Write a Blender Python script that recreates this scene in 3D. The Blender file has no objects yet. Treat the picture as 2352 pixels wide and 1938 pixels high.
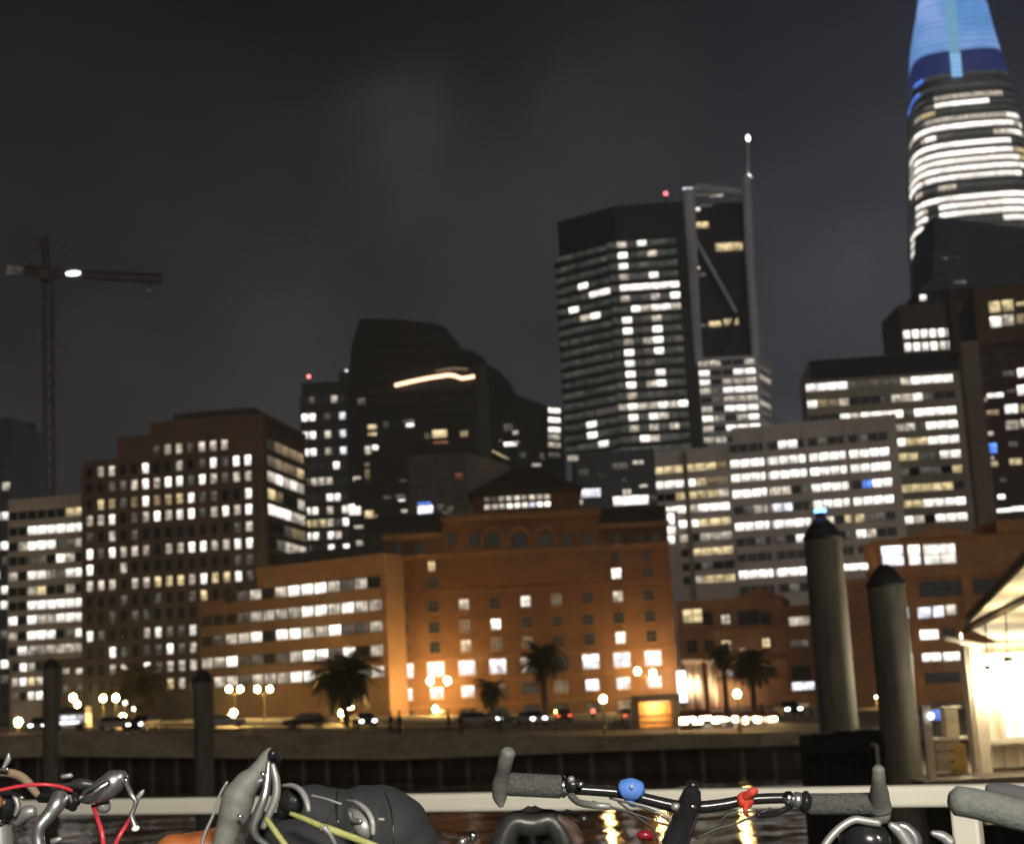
import bpy, bmesh, math, random
from mathutils import Vector, Matrix
random.seed(7)
S = bpy.context.scene
COL = S.collection
R = math.radians

# ------------------------------------------------------------------ camera, sky, light
EYE = 5.5
FPX = 3500.0
ROLL, PITCH = R(3.0), math.atan(631 / FPX)
fwd = Vector((0, math.cos(PITCH), math.sin(PITCH)))
up0 = Vector((0, -math.sin(PITCH), math.cos(PITCH)))
RT = Vector((1, 0, 0)) * math.cos(ROLL) - up0 * math.sin(ROLL)
UP = up0 * math.cos(ROLL) + Vector((1, 0, 0)) * math.sin(ROLL)
CAM = Vector((0, 0, EYE))
cd = bpy.data.cameras.new('camera')
cam = bpy.data.objects.new('camera', cd)
COL.objects.link(cam)
M3 = Matrix((RT, UP, -fwd)).transposed()
cam.matrix_world = Matrix.Translation(CAM) @ M3.to_4x4()
cd.sensor_width = 36
cd.lens = 36 * FPX / 2352
cd.clip_start, cd.clip_end = 0.05, 6000
cd.dof.use_dof = True
cd.dof.focus_distance = 2.5
cd.dof.aperture_fstop = 8
S.camera = cam

w = bpy.data.worlds.new('World')
S.world = w
w.use_nodes = True
nt = w.node_tree
nt.nodes.clear()
N = nt.nodes.new
out = N('ShaderNodeOutputWorld'); bg = N('ShaderNodeBackground')
tc = N('ShaderNodeTexCoord'); sep = N('ShaderNodeSeparateXYZ')
nt.links.new(tc.outputs['Generated'], sep.inputs[0])
noi = N('ShaderNodeTexNoise'); noi.inputs['Scale'].default_value = 4.2; noi.inputs['Detail'].default_value = 4; noi.inputs['Roughness'].default_value = .5
nt.links.new(tc.outputs['Generated'], noi.inputs['Vector'])
r1 = N('ShaderNodeValToRGB')        # city glow: paler low over the roofs, darker overhead
r1.color_ramp.elements[0].position = 0.0; r1.color_ramp.elements[0].color = (.068, .064, .066, 1)
r1.color_ramp.elements[1].position = .46; r1.color_ramp.elements[1].color = (.0085, .008, .0076, 1)
nt.links.new(sep.outputs['Z'], r1.inputs[0])
r2 = N('ShaderNodeValToRGB')        # low cloud lit by the towers
r2.color_ramp.elements[0].position = .42; r2.color_ramp.elements[0].color = (.82, .82, .82, 1)
r2.color_ramp.elements[1].position = .72; r2.color_ramp.elements[1].color = (1.55, 1.48, 1.42, 1)
nt.links.new(noi.outputs['Fac'], r2.inputs[0])
mx = N('ShaderNodeMix'); mx.data_type = 'RGBA'; mx.blend_type = 'MULTIPLY'; mx.inputs[0].default_value = 1
nt.links.new(r1.outputs[0], mx.inputs[6]); nt.links.new(r2.outputs[0], mx.inputs[7])
r3 = N('ShaderNodeValToRGB')        # paler blue grey towards the lit towers on the right
r3.color_ramp.elements[0].position = .40; r3.color_ramp.elements[0].color = (.95, .95, .95, 1)
r3.color_ramp.elements[1].position = .66; r3.color_ramp.elements[1].color = (1.8, 1.92, 2.3, 1)
mr = N('ShaderNodeMapRange'); mr.inputs[1].default_value = -1; mr.inputs[2].default_value = 1
nt.links.new(sep.outputs['X'], mr.inputs[0]); nt.links.new(mr.outputs[0], r3.inputs[0])
mx2 = N('ShaderNodeMix'); mx2.data_type = 'RGBA'; mx2.blend_type = 'MULTIPLY'; mx2.inputs[0].default_value = 1
nt.links.new(mx.outputs[2], mx2.inputs[6]); nt.links.new(r3.outputs[0], mx2.inputs[7])
last = mx2.outputs[2]
for (px_, py_, rad, colr) in ((960, 250, .045, (.020, .0165, .0145)), (880, 380, .05, (.012, .0105, .010)), (1880, 660, .05, (.024, .023, .024)), (1400, 180, .07, (.004, .004, .005))):
    dv_ = (fwd + RT * ((px_ - 1176) / FPX) + UP * ((969 - py_) / FPX)).normalized()      # drifting puffs of low cloud
    ds = N('ShaderNodeVectorMath'); ds.operation = 'DISTANCE'; ds.inputs[1].default_value = dv_
    wp = N('ShaderNodeTexNoise'); wp.inputs['Scale'].default_value = 22; wp.inputs['Detail'].default_value = 4
    nt.links.new(tc.outputs['Generated'], wp.inputs['Vector'])
    ad_ = N('ShaderNodeMath'); ad_.operation = 'MULTIPLY_ADD'; ad_.inputs[1].default_value = rad * 1.5
    nm = N('ShaderNodeVectorMath'); nm.operation = 'NORMALIZE'; nt.links.new(tc.outputs['Generated'], nm.inputs[0]); nt.links.new(nm.outputs[0], ds.inputs[0])
    nt.links.new(wp.outputs['Fac'], ad_.inputs[0]); nt.links.new(ds.outputs['Value'], ad_.inputs[2])
    mg = N('ShaderNodeMapRange'); mg.interpolation_type = 'SMOOTHSTEP'; mg.inputs[1].default_value = rad * .6; mg.inputs[2].default_value = rad * 2.1; mg.inputs[3].default_value = 1; mg.inputs[4].default_value = 0
    nt.links.new(ad_.outputs[0], mg.inputs[0])
    ma = N('ShaderNodeMix'); ma.data_type = 'RGBA'; ma.blend_type = 'ADD'; ma.inputs[7].default_value = colr + (1,)
    nt.links.new(mg.outputs[0], ma.inputs[0]); nt.links.new(last, ma.inputs[6]); last = ma.outputs[2]
nt.links.new(last, bg.inputs['Color']); bg.inputs['Strength'].default_value = .76
nt.links.new(bg.outputs[0], out.inputs[0])

sl = bpy.data.lights.new('fill_sun', 'SUN')
sl.energy = 0.34; sl.angle = R(70); sl.color = (1, .86, .72)  # soft fill added to brighten the facades in place of city glow
so = bpy.data.objects.new('fill_sun', sl); COL.objects.link(so)
so.rotation_euler = (R(62), 0, R(8))

S.view_settings.view_transform = 'Standard'; S.view_settings.look = 'None'
S.view_settings.exposure = 0; S.view_settings.gamma = 1
S.cycles.use_denoising = True
S.cycles.max_bounces = 5; S.cycles.diffuse_bounces = 2; S.cycles.glossy_bounces = 3
S.cycles.transmission_bounces = 3; S.cycles.transparent_max_bounces = 6
S.cycles.sample_clamp_indirect = 60
S.cycles.caustics_reflective = False; S.cycles.caustics_refractive = False

# ------------------------------------------------------------------ helpers
def ray(x, y):
    return fwd + RT * ((x - 1176) / FPX) + UP * ((969 - y) / FPX)
def at(x, y, D):
    d = ray(x, y)
    return CAM + d * (D / d.y)
def gz(X):
    t = min(1, max(0, (X + 50) / 60.0))
    return 4.6 + (2.3 - 4.6) * t

def link(o, parent=None):
    COL.objects.link(o)
    if parent is not None:
        o.parent = parent
        o.matrix_parent_inverse = parent.matrix_world.inverted()
    return o
def mesh_obj(name, verts, faces, mats, parent=None, smooth=False, fmats=None):
    me = bpy.data.meshes.new(name)
    me.from_pydata([tuple(v) for v in verts], [], faces)
    for m in (mats if isinstance(mats, (list, tuple)) else [mats]):
        me.materials.append(m)
    if fmats: me.polygons.foreach_set('material_index', fmats)
    if smooth: me.polygons.foreach_set('use_smooth', [True] * len(me.polygons))
    me.update()
    return link(bpy.data.objects.new(name, me), parent)
class MB:
    def __init__(s): s.v = []; s.f = []; s.m = []
    def add(s, vs, fs, mi=0):
        b = len(s.v); s.v += [Vector(v) for v in vs]; s.f += [[b + i for i in f] for f in fs]; s.m += [mi] * len(fs); return s
    def box(s, c, sz, mi=0, rot=None):
        hx, hy, hz = sz[0] / 2, sz[1] / 2, sz[2] / 2
        vs = [Vector((x * hx, y * hy, z * hz)) for z in (-1, 1) for y in (-1, 1) for x in (-1, 1)]
        if rot is not None: vs = [rot @ v for v in vs]
        return s.add([v + Vector(c) for v in vs], [(0, 2, 3, 1), (4, 5, 7, 6), (0, 1, 5, 4), (2, 6, 7, 3), (0, 4, 6, 2), (1, 3, 7, 5)], mi)
    def prism(s, plan, z0, z1, mi=0):
        n = len(plan)
        a = sum(plan[i][0] * plan[(i + 1) % n][1] - plan[(i + 1) % n][0] * plan[i][1] for i in range(n))
        if a < 0: plan = plan[::-1]
        vs = [(p[0], p[1], z0) for p in plan] + [(p[0], p[1], z1) for p in plan]
        fs = [(i, (i + 1) % n, n + (i + 1) % n, n + i) for i in range(n)] + [tuple(range(n - 1, -1, -1)), tuple(range(n, 2 * n))]
        return s.add(vs, fs, mi)
    def tube(s, pts, rad, seg=10, mi=0, cap=True, flat=1.0):
        pts = [Vector(p) for p in pts]; n = len(pts)
        if not isinstance(rad, (list, tuple)): rad = [rad] * n
        t0 = (pts[1] - pts[0]).normalized()
        ref = Vector((0, 0, 1)) if abs(t0.z) < .9 else Vector((0, 1, 0))
        a = t0.cross(ref).normalized()
        b0 = len(s.v)
        for i in range(n):
            t = (pts[min(i + 1, n - 1)] - pts[max(i - 1, 0)]).normalized()
            a = (a - t * a.dot(t)).normalized(); b = t.cross(a)
            for k in range(seg):
                an = 2 * math.pi * k / seg
                s.v.append(pts[i] + (a * math.cos(an) + b * math.sin(an) * flat) * rad[i])
        for i in range(n - 1):
            for k in range(seg):
                k2 = (k + 1) % seg
                s.f.append([b0 + i * seg + k, b0 + i * seg + k2, b0 + (i + 1) * seg + k2, b0 + (i + 1) * seg + k]); s.m.append(mi)
        if cap:
            s.f.append([b0 + k for k in range(seg)][::-1]); s.f.append([b0 + (n - 1) * seg + k for k in range(seg)]); s.m += [mi, mi]
        return s
    def sphere(s, c, r, mi=0, nu=12, nv=7, sc=(1, 1, 1)):
        c = Vector(c); b = len(s.v)
        for j in range(nv + 1):
            th = math.pi * j / nv
            for i in range(nu):
                ph = 2 * math.pi * i / nu
                s.v.append(c + Vector((r * sc[0] * math.sin(th) * math.cos(ph), r * sc[1] * math.sin(th) * math.sin(ph), r * sc[2] * math.cos(th))))
        for j in range(nv):
            for i in range(nu):
                i2 = (i + 1) % nu
                s.f.append([b + j * nu + i, b + (j + 1) * nu + i, b + (j + 1) * nu + i2, b + j * nu + i2]); s.m.append(mi)
        return s
    def build(s, name, mats, parent=None, smooth=False):
        return mesh_obj(name, s.v, s.f, mats, parent, smooth, s.m)
def tag(o, label=None, cat=None, group=None, kind=None):
    if label: o['label'] = label
    if cat: o['category'] = cat
    if group: o['group'] = group
    if kind: o['kind'] = kind
    return o
def empty(name, loc, label, cat, group=None, rz=0):
    o = bpy.data.objects.new(name, None); o.empty_display_size = .2
    o.matrix_world = Matrix.Translation(Vector(loc)) @ Matrix.Rotation(rz, 4, 'Z')
    COL.objects.link(o)
    return tag(o, label, cat, group)
def smoothed(pts, n=5):
    P = [Vector(p) for p in pts]; outp = []
    for i in range(len(P) - 1):
        p0 = P[max(i - 1, 0)]; p1 = P[i]; p2 = P[i + 1]; p3 = P[min(i + 2, len(P) - 1)]
        for k in range(n):
            t = k / n
            outp.append(.5 * ((2 * p1) + (p2 - p0) * t + (2 * p0 - 5 * p1 + 4 * p2 - p3) * t * t + (3 * p1 - p0 - 3 * p2 + p3) * t ** 3))
    outp.append(P[-1]); return outp
def smr(r, n=5):
    o = []
    for i in range(len(r) - 1):
        for k in range(n):
            t = k / n; t = t * t * (3 - 2 * t); o.append(r[i] * (1 - t) + r[i + 1] * t)
    return o + [r[-1]]

# ------------------------------------------------------------------ materials
def mat(name, col, rough=.7, metal=0, var=.25, scale=1.0, bump=0, stretch=None, spec=.4):
    m = bpy.data.materials.new(name); m.use_nodes = True
    t = m.node_tree; b = t.nodes['Principled BSDF']
    b.inputs['Roughness'].default_value = rough; b.inputs['Metallic'].default_value = metal
    b.inputs['Specular IOR Level'].default_value = spec
    tcn = t.nodes.new('ShaderNodeTexCoord'); mp = t.nodes.new('ShaderNodeMapping')
    if stretch: mp.inputs['Scale'].default_value = stretch
    t.links.new(tcn.outputs['Object'], mp.inputs[0])
    nz = t.nodes.new('ShaderNodeTexNoise'); nz.inputs['Scale'].default_value = scale; nz.inputs['Detail'].default_value = 5; nz.inputs['Roughness'].default_value = .65
    t.links.new(mp.outputs[0], nz.inputs['Vector'])
    rp = t.nodes.new('ShaderNodeValToRGB')
    rp.color_ramp.elements[0].position = .3; rp.color_ramp.elements[1].position = .7
    rp.color_ramp.elements[0].color = tuple(c * (1 - var) for c in col) + (1,)
    rp.color_ramp.elements[1].color = tuple(min(1, c * (1 + var)) for c in col) + (1,)
    t.links.new(nz.outputs['Fac'], rp.inputs[0]); t.links.new(rp.outputs[0], b.inputs['Base Color'])
    if bump:
        bp = t.nodes.new('ShaderNodeBump'); bp.inputs['Strength'].default_value = bump; bp.inputs['Distance'].default_value = .02
        t.links.new(nz.outputs['Fac'], bp.inputs['Height']); t.links.new(bp.outputs[0], b.inputs['Normal'])
    return m
def emis(name, col, strength, sample=False):
    m = bpy.data.materials.new(name); m.use_nodes = True
    b = m.node_tree.nodes['Principled BSDF']
    b.inputs['Base Color'].default_value = (.02, .02, .02, 1)
    b.inputs['Emission Color'].default_value = tuple(col) + (1,)
    b.inputs['Emission Strength'].default_value = strength
    m.cycles.emission_sampling = 'FRONT' if sample else 'NONE'
    return m
def lit(name, col, strength, lo=.35, hi=1.35, scale=.8):
    """a lit room behind glass: uneven interior, brighter towards the ceiling lamps, every window different"""
    m = emis(name, col, 1)
    t = m.node_tree; b = t.nodes['Principled BSDF']; b.inputs['Roughness'].default_value = .15
    tcn = t.nodes.new('ShaderNodeTexCoord'); oi = t.nodes.new('ShaderNodeObjectInfo')
    ml = t.nodes.new('ShaderNodeMath'); ml.operation = 'MULTIPLY'; ml.inputs[1].default_value = 57
    t.links.new(oi.outputs['Random'], ml.inputs[0])
    ad = t.nodes.new('ShaderNodeVectorMath'); ad.operation = 'ADD'
    t.links.new(tcn.outputs['Object'], ad.inputs[0]); t.links.new(ml.outputs[0], ad.inputs[1])
    nz = t.nodes.new('ShaderNodeTexNoise'); nz.inputs['Scale'].default_value = scale; nz.inputs['Detail'].default_value = 2
    t.links.new(ad.outputs[0], nz.inputs['Vector'])
    mrn = t.nodes.new('ShaderNodeMapRange'); mrn.inputs[1].default_value = .32; mrn.inputs[2].default_value = .66
    mrn.inputs[3].default_value = lo; mrn.inputs[4].default_value = hi
    t.links.new(nz.outputs['Fac'], mrn.inputs[0])
    sp = t.nodes.new('ShaderNodeSeparateXYZ'); t.links.new(tcn.outputs['Generated'], sp.inputs[0])
    mz = t.nodes.new('ShaderNodeMapRange'); mz.inputs[3].default_value = .55; mz.inputs[4].default_value = 1.3
    t.links.new(sp.outputs['Z'], mz.inputs[0])
    m1 = t.nodes.new('ShaderNodeMath'); m1.operation = 'MULTIPLY'; t.links.new(mrn.outputs[0], m1.inputs[0]); t.links.new(mz.outputs[0], m1.inputs[1])
    rr = t.nodes.new('ShaderNodeMapRange'); rr.inputs[3].default_value = .7 * strength; rr.inputs[4].default_value = 1.25 * strength
    t.links.new(oi.outputs['Random'], rr.inputs[0])
    m2 = t.nodes.new('ShaderNodeMath'); m2.operation = 'MULTIPLY'; t.links.new(m1.outputs[0], m2.inputs[0]); t.links.new(rr.outputs[0], m2.inputs[1])
    t.links.new(m2.outputs[0], b.inputs['Emission Strength'])
    return m
LIT = {
    '#': lit('window_bright', (1, .93, .84), 2.0, .6),
    'w': lit('window_mid', (1, .87, .71), .78, .3),
    'd': lit('window_dim', (1, .88, .74), .12, .3),
    'y': lit('window_warm', (1, .78, .42), .95, .45),
    'o': lit('window_warm_dim', (1, .72, .40), .30, .4),
    'b': lit('window_blue', (.12, .28, 1), 1.3, .5),
    'c': lit('window_cool', (.88, .88, 1), 1.7, .5),
    'r': lit('window_red', (1, .35, .22), .35, .3),
    'f': lit('window_faint', (.9, .97, .84), .065, .3),
}
GLASS = mat('dark_glass', (.012, .014, .018), .12, 0, .1, spec=.6)
LIT['.'] = GLASS
FRAME = mat('window_metal', (.05, .048, .045), .5, .3, .2)
FRAMEL = mat('window_frame_pale', (.35, .30, .26), .6, 0, .2)

# ------------------------------------------------------------------ facades
class Face:
    def __init__(s, pl, pr):
        s.o = Vector((pl[0], pl[1], 0)); d = Vector((pr[0] - pl[0], pr[1] - pl[1], 0))
        s.W = d.length; s.u = d.normalized(); s.n = Vector((s.u.y, -s.u.x, 0))
        s.rot = Matrix((s.u, -s.n, Vector((0, 0, 1)))).transposed()
    def hit(s, x, y):
        d = ray(x, y); t = (s.o - CAM).dot(s.n) / d.dot(s.n); P = CAM + d * t
        return (P - s.o).dot(s.u), P.z
    def pt(s, u, z, off=0):
        return s.o + s.u * u + s.n * off + Vector((0, 0, z))
    def size(s, x, y, wpx, hpx):
        a = s.hit(x - wpx / 2, y); b = s.hit(x + wpx / 2, y); c = s.hit(x, y - hpx / 2); d = s.hit(x, y + hpx / 2)
        return abs(b[0] - a[0]), abs(c[1] - d[1])
    def box(s, u0, u1, z0, z1, y0, y1, mb, mi=0):
        """a box on the facade, from off y0 to y1 outwards"""
        c = s.pt((u0 + u1) / 2, (z0 + z1) / 2, (y0 + y1) / 2)
        return mb.box(c, (u1 - u0, y1 - y0, z1 - z0), mi, s.rot)
_wm = {}
def win_mesh(wd, h, nx, nz, ft, pale=False):
    key = (round(wd, 2), round(h, 2), nx, nz, ft, pale)
    if key in _wm: return _wm[key]
    mb = MB()
    mb.add([(-wd / 2, 0, -h / 2), (wd / 2, 0, -h / 2), (wd / 2, 0, h / 2), (-wd / 2, 0, h / 2)], [(0, 1, 2, 3)], 0)
    dp = .08
    for i in range(nx + 1):
        x = -wd / 2 + wd * i / nx; x = min(wd / 2 - ft / 2, max(-wd / 2 + ft / 2, x))
        mb.box((x, -dp / 2 - .002, 0), (ft, dp, h), 1)
    for i in range(nz + 1):
        z = -h / 2 + h * i / nz; z = min(h / 2 - ft / 2, max(-h / 2 + ft / 2, z))
        mb.box((0, -dp / 2 - .006, z), (wd - .01, dp + .006, ft), 1)
    me = bpy.data.meshes.new('window')
    me.from_pydata([tuple(v) for v in mb.v], [], mb.f)
    me.materials.append(GLASS); me.materials.append(FRAMEL if pale else FRAME)
    me.polygons.foreach_set('material_index', mb.m); me.update()
    _wm[key] = me
    return me
def window(face, u, z, wd, h, kind, parent, nx=1, nz=1, ft=.08, off=.03, pale=False):
    o = bpy.data.objects.new('window', win_mesh(wd, h, nx, nz, ft, pale))
    o.matrix_world = Matrix.Translation(face.pt(u, z, off)) @ face.rot.to_4x4()
    link(o, parent)
    o.material_slots[0].link = 'OBJECT'; o.material_slots[0].material = LIT[kind]
    return o
def win_px(face, x, y, wpx, hpx, kind, parent, **k):
    u, z = face.hit(x, y); wd, h = face.size(x, y, wpx, hpx)
    return window(face, u, z, wd, h, kind, parent, **k)
def grid(face, parent, x0, x1, yref, xref, rows, pats, wf=.6, hpx=20, skin=None, proud=.3, dark='.', nx=1, nz=1, ft=.08, pale=False, zlist=None, piers=True, margin=True):
    """x0..x1 outer cell edges at height yref; rows: y at xref; one character of pats per cell"""
    n = max(len(p) for p in pats)
    ua, ub = face.hit(x0, yref)[0], face.hit(x1, yref)[0]
    cw = (ub - ua) / n
    zs = zlist or [face.hit(xref, y)[1] for y in rows]
    hh = [face.size(xref, y, 4, hpx)[1] for y in rows] if rows else [hpx] * len(zs)
    h = sum(hh) / len(hh)
    for z, p in zip(zs, pats):
        for i, ch in enumerate(p):
            if ch == ' ': continue
            if ch == '.': ch = dark
            window(face, ua + cw * (i + .5), z, cw * wf, h, ch, parent, nx, nz, ft, pale=pale)
    if skin:
        zo = sorted(zs)
        for a, b in zip(zo[:-1], zo[1:]):
            if b - a - h > .25:
                mb = MB(); face.box(ua, ub, a + h / 2, b - h / 2, 0.0, proud, mb); mb.build('spandrel', skin, parent)
        if piers:
            for i in range(n + 1):
                uc = ua + cw * i; pw = max(.12, cw * (1 - wf))
                mb = MB(); fr = [next((j for j, p in enumerate(pats) if k < len(p) and p[k] != ' '), 0) for k in (i - 1, i) if 0 <= k < n]
                face.box(uc - pw / 2, uc + pw / 2, zo[0] - h / 2 - .4, zs[max(fr)] + h / 2 + .4, 0.0, proud + .04, mb); mb.build('pier', skin, parent)
    return zs, h, ua, ub
def solve(xl, yl, Dl, xr, yr):
    """depth of the right top corner so that the roof edge is level"""
    kl = ray(xl, yl); kr = ray(xr, yr)
    return Dl * (kl.z / kl.y) / (kr.z / kr.y)
def block(parent, tl, tr, Dl, depth, m, Dr=None, name='wall', base=None, right=None, top_extra=0):
    """a building volume from its two front roof corners; returns its front face, roof height and plan"""
    Dr = Dr or solve(*tl, Dl, *tr)
    a = at(*tl, Dl); b = at(*tr, Dr); b2 = Vector((b.x, b.y, 0)); a2 = Vector((a.x, a.y, 0))
    f = Face(a, b)
    back = -f.n * depth
    c = Vector((right[0], right[1], 0)) if right else b2 + back
    d = a2 + back
    z1 = a.z + top_extra
    z0 = min(gz(a.x), gz(b.x)) - .5 if base is None else base
    mb = MB().prism([(a.x, a.y), (b.x, b.y), (c.x, c.y), (d.x, d.y)], z0, z1)
    mb.build(name, m, parent)
    return f, z1, [a2, b2, c, d]
def bld(px, D, name, label, cat='building'):
    p = at(px, 1620, D); return empty(name, (p.x, p.y, gz(p.x)), label, cat)
def cap(parent, plan, z, m, h=.8, ov=.25, name='cornice'):
    c = sum((Vector((p[0], p[1], 0)) for p in plan), Vector()) / len(plan)
    pl = []
    for p in plan:
        v = Vector((p[0], p[1], 0)) - c; pl.append(c + v * (1 + ov / v.length))
    MB().prism([(p.x, p.y) for p in pl], z - h + .01, z + .15).build(name, m, parent)

# wall materials
W_WHITE = mat('pale_concrete', (.66, .55, .44), .8, 0, .15, .15)
W_BROWN = mat('brown_stone', (.17, .11, .08), .8, 0, .2, .12)
W_DARK = mat('dark_cladding', (.055, .05, .047), .6, 0, .2, .1)
W_BLUE = mat('blue_grey_cladding', (.06, .075, .095), .35, .1, .2, .1)
W_GREY = mat('grey_concrete', (.70, .64, .60), .8, 0, .15, .12)
W_BEIGE = mat('beige_stone', (.30, .26, .21), .8, 0, .15, .12)
W_BRICK = mat('orange_brick', (.118, .053, .023), .85, 0, .22, .35, .2)
W_BRICKD = mat('brown_brick', (.25, .13, .07), .85, 0, .25, .3, .2)
W_STONE = mat('sandstone_trim', (.16, .082, .042), .8, 0, .2, .4)
W_OFFICE = mat('tan_concrete', (.21, .12, .068), .8, 0, .2, .15)
ROOFD = mat('dark_roof_tile', (.03, .026, .022), .8, 0, .3, .6)
STEEL = mat('pale_steel', (.74, .77, .84), .6, 0, .1, .1)
BLACK = mat('black_rubber', (.015, .015, .015), .6, 0, .2, 3)

exec_parts = []
HAZE = .00032
# ------------------------------------------------------------------ ground, water, quay
xs = [-900, -400, -200, -120, -80, -65, -50, -40, -30, -20, -10, 0, 10, 20, 40, 60, 90, 140, 220, 400, 1200]
EDGE = [(-900, 260), (-120, 158), (-80, 148), (-41.5, 135), (-10.3, 118), (6.3, 108), (15, 101), (60, 96), (1200, 90)]
def edge(X):
    for (a, ya), (b, yb) in zip(EDGE[:-1], EDGE[1:]):
        if a <= X <= b: return ya + (yb - ya) * (X - a) / (b - a)
PAVE = mat('concrete_paving', (.16, .14, .12), .85, 0, .25, .5, .1)
ROAD = mat('asphalt', (.05, .048, .046), .8, 0, .3, .8, .15)
CONC = mat('weathered_concrete', (.42, .34, .24), .9, 0, .35, .35, .3, (1, 1, 2.5))
PILE = mat('creosote_timber', (.15, .11, .085), .9, 0, .4, .8, .4, (1, 1, .25))
def sheet(name, y0f, y1f, off, m, kind='structure'):
    vs, fs = [], []
    for X in xs:
        vs += [(X, y0f(X), gz(X) + off), (X, y1f(X), gz(X) + off)]
    for i in range(len(xs) - 1):
        fs.append((2 * i, 2 * i + 2, 2 * i + 3, 2 * i + 1))
    return tag(mesh_obj(name, vs, fs, m), kind=kind)
sheet('ground', lambda X: edge(X) + .0, lambda X: 3500, 0, PAVE)
sheet('road', lambda X: edge(X) + 22, lambda X: edge(X) + 46, .012, ROAD)
kerb = MB()
for i in range(len(xs) - 1):
    a, b = xs[i], xs[i + 1]
    for d in (21.8, 46):
        ya, yb = edge(a) + d, edge(b) + d
        kerb.add([(a, ya, gz(a)), (b, yb, gz(b)), (b, yb + .2, gz(b)), (a, ya + .2, gz(a)), (a, ya, gz(a) + .14), (b, yb, gz(b) + .14), (b, yb + .2, gz(b) + .14), (a, ya + .2, gz(a) + .14)],
                 [(0, 1, 5, 4), (4, 5, 6, 7), (2, 3, 7, 6)])
tag(kerb.build('kerb', PAVE), kind='structure')
LINE = mat('road_paint', (.7, .66, .5), .7, 0, .2, 2)
ml_ = MB()
for X in range(-90, 120, 6):
    Y = edge(X) + 34
    ml_.add([(X, Y, gz(X) + .02), (X + 3, edge(X + 3) + 34, gz(X + 3) + .02), (X + 3, edge(X + 3) + 34.15, gz(X + 3) + .02), (X, Y + .15, gz(X) + .02)], [(0, 1, 2, 3)])
tag(ml_.build('lane_marking', LINE), kind='structure')

wm = bpy.data.materials.new('night_water'); wm.use_nodes = True
t = wm.node_tree; b = t.nodes['Principled BSDF']
b.inputs['Base Color'].default_value = (.008, .010, .012, 1); b.inputs['Roughness'].default_value = .06
b.inputs['Specular IOR Level'].default_value = .9; b.inputs['IOR'].default_value = 1.5
tcn = t.nodes.new('ShaderNodeTexCoord'); mp = t.nodes.new('ShaderNodeMapping'); mp.inputs['Scale'].default_value = (.6, 1.0, 1)
t.links.new(tcn.outputs['Object'], mp.inputs[0])
n1 = t.nodes.new('ShaderNodeTexNoise'); n1.inputs['Scale'].default_value = .24; n1.inputs['Detail'].default_value = 4
t.links.new(mp.outputs[0], n1.inputs['Vector'])
bp = t.nodes.new('ShaderNodeBump'); bp.inputs['Strength'].default_value = 1; bp.inputs['Distance'].default_value = .34
t.links.new(n1.outputs['Fac'], bp.inputs['Height']); t.links.new(bp.outputs[0], b.inputs['Normal'])
tag(mesh_obj('water', [(-900, -200, 0), (1200, -200, 0), (1200, 330, 0), (-900, 330, 0)], [(0, 1, 2, 3)], wm), kind='structure')

# quay: a concrete deck edge on timber piles, dark beneath
quay = MB()
for i in range(len(EDGE) - 1):
    (a, ya), (b_, yb) = EDGE[i], EDGE[i + 1]
    def dep(X): return 1.75 if X < 0 else (0.75 if X > 8 else 1.75 - X / 8.0)
    za, zb = gz(a), gz(b_); da, db = dep(a), dep(b_)
    quay.add([(a, ya - .15, za - da), (b_, yb - .15, zb - db), (b_, yb - .15, zb + .12), (a, ya - .15, za + .12),
              (a, ya + .5, za + .12), (b_, yb + .5, zb + .12), (a, ya + 1.2, za - da), (b_, yb + 1.2, zb - db)],
             [(0, 1, 2, 3), (3, 2, 5, 4), (0, 6, 7, 1)])
q = tag(quay.build('quay', CONC), kind='structure')
bw = MB()
for i in range(len(EDGE) - 1):
    (a, ya), (b_, yb) = EDGE[i], EDGE[i + 1]
    bw.add([(a, ya + 2.2, -2), (b_, yb + 2.2, -2), (b_, yb + 2.2, gz(b_) - .02), (a, ya + 2.2, gz(a) - .02)], [(0, 1, 2, 3)])
bw.build('sea_wall', mat('dark_seawall', (.13, .10, .08), .9, 0, .3, .4), q)
pm = MB().tube([(0, 0, -1.0), (0, 0, 1)], [.24, .21], 10)
pme = bpy.data.meshes.new('pile'); pme.from_pydata([tuple(v) for v in pm.v], [], pm.f); pme.materials.append(PILE)
X = -75.0
while X < 62:
    o = bpy.data.objects.new('pile', pme)
    top = gz(X) - (1.6 if X < 0 else .6); s = (top + 1.5) / 2.0
    o.location = (X, edge(X) + .55, -1.5 + s); o.scale = (1, 1, s); o.rotation_euler = (random.uniform(-.02, .02), random.uniform(-.02, .02), 0)
    link(o, q); X += random.uniform(1.9, 2.5)
# promenade edge rail on the quay
rl = empty('promenade_railing', (-20, edge(-20) + .4, gz(-20)), 'low dark metal railing along the edge of the promenade', 'railing')
DK = mat('dark_iron', (.03, .028, .026), .5, .5, .2, 2)
rp_ = [Vector((X, edge(X) + .35, gz(X) + 1.0)) for X in range(-70, 14, 4)]
MB().tube(rp_, .035, 6).build('top_rail', DK, rl)
MB().tube([p - Vector((0, 0, .45)) for p in rp_], .025, 6).build('mid_rail', DK, rl)
for p in rp_:
    MB().tube([p - Vector((0, 0, .9)), p], .03, 6).build('post', DK, rl)

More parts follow.
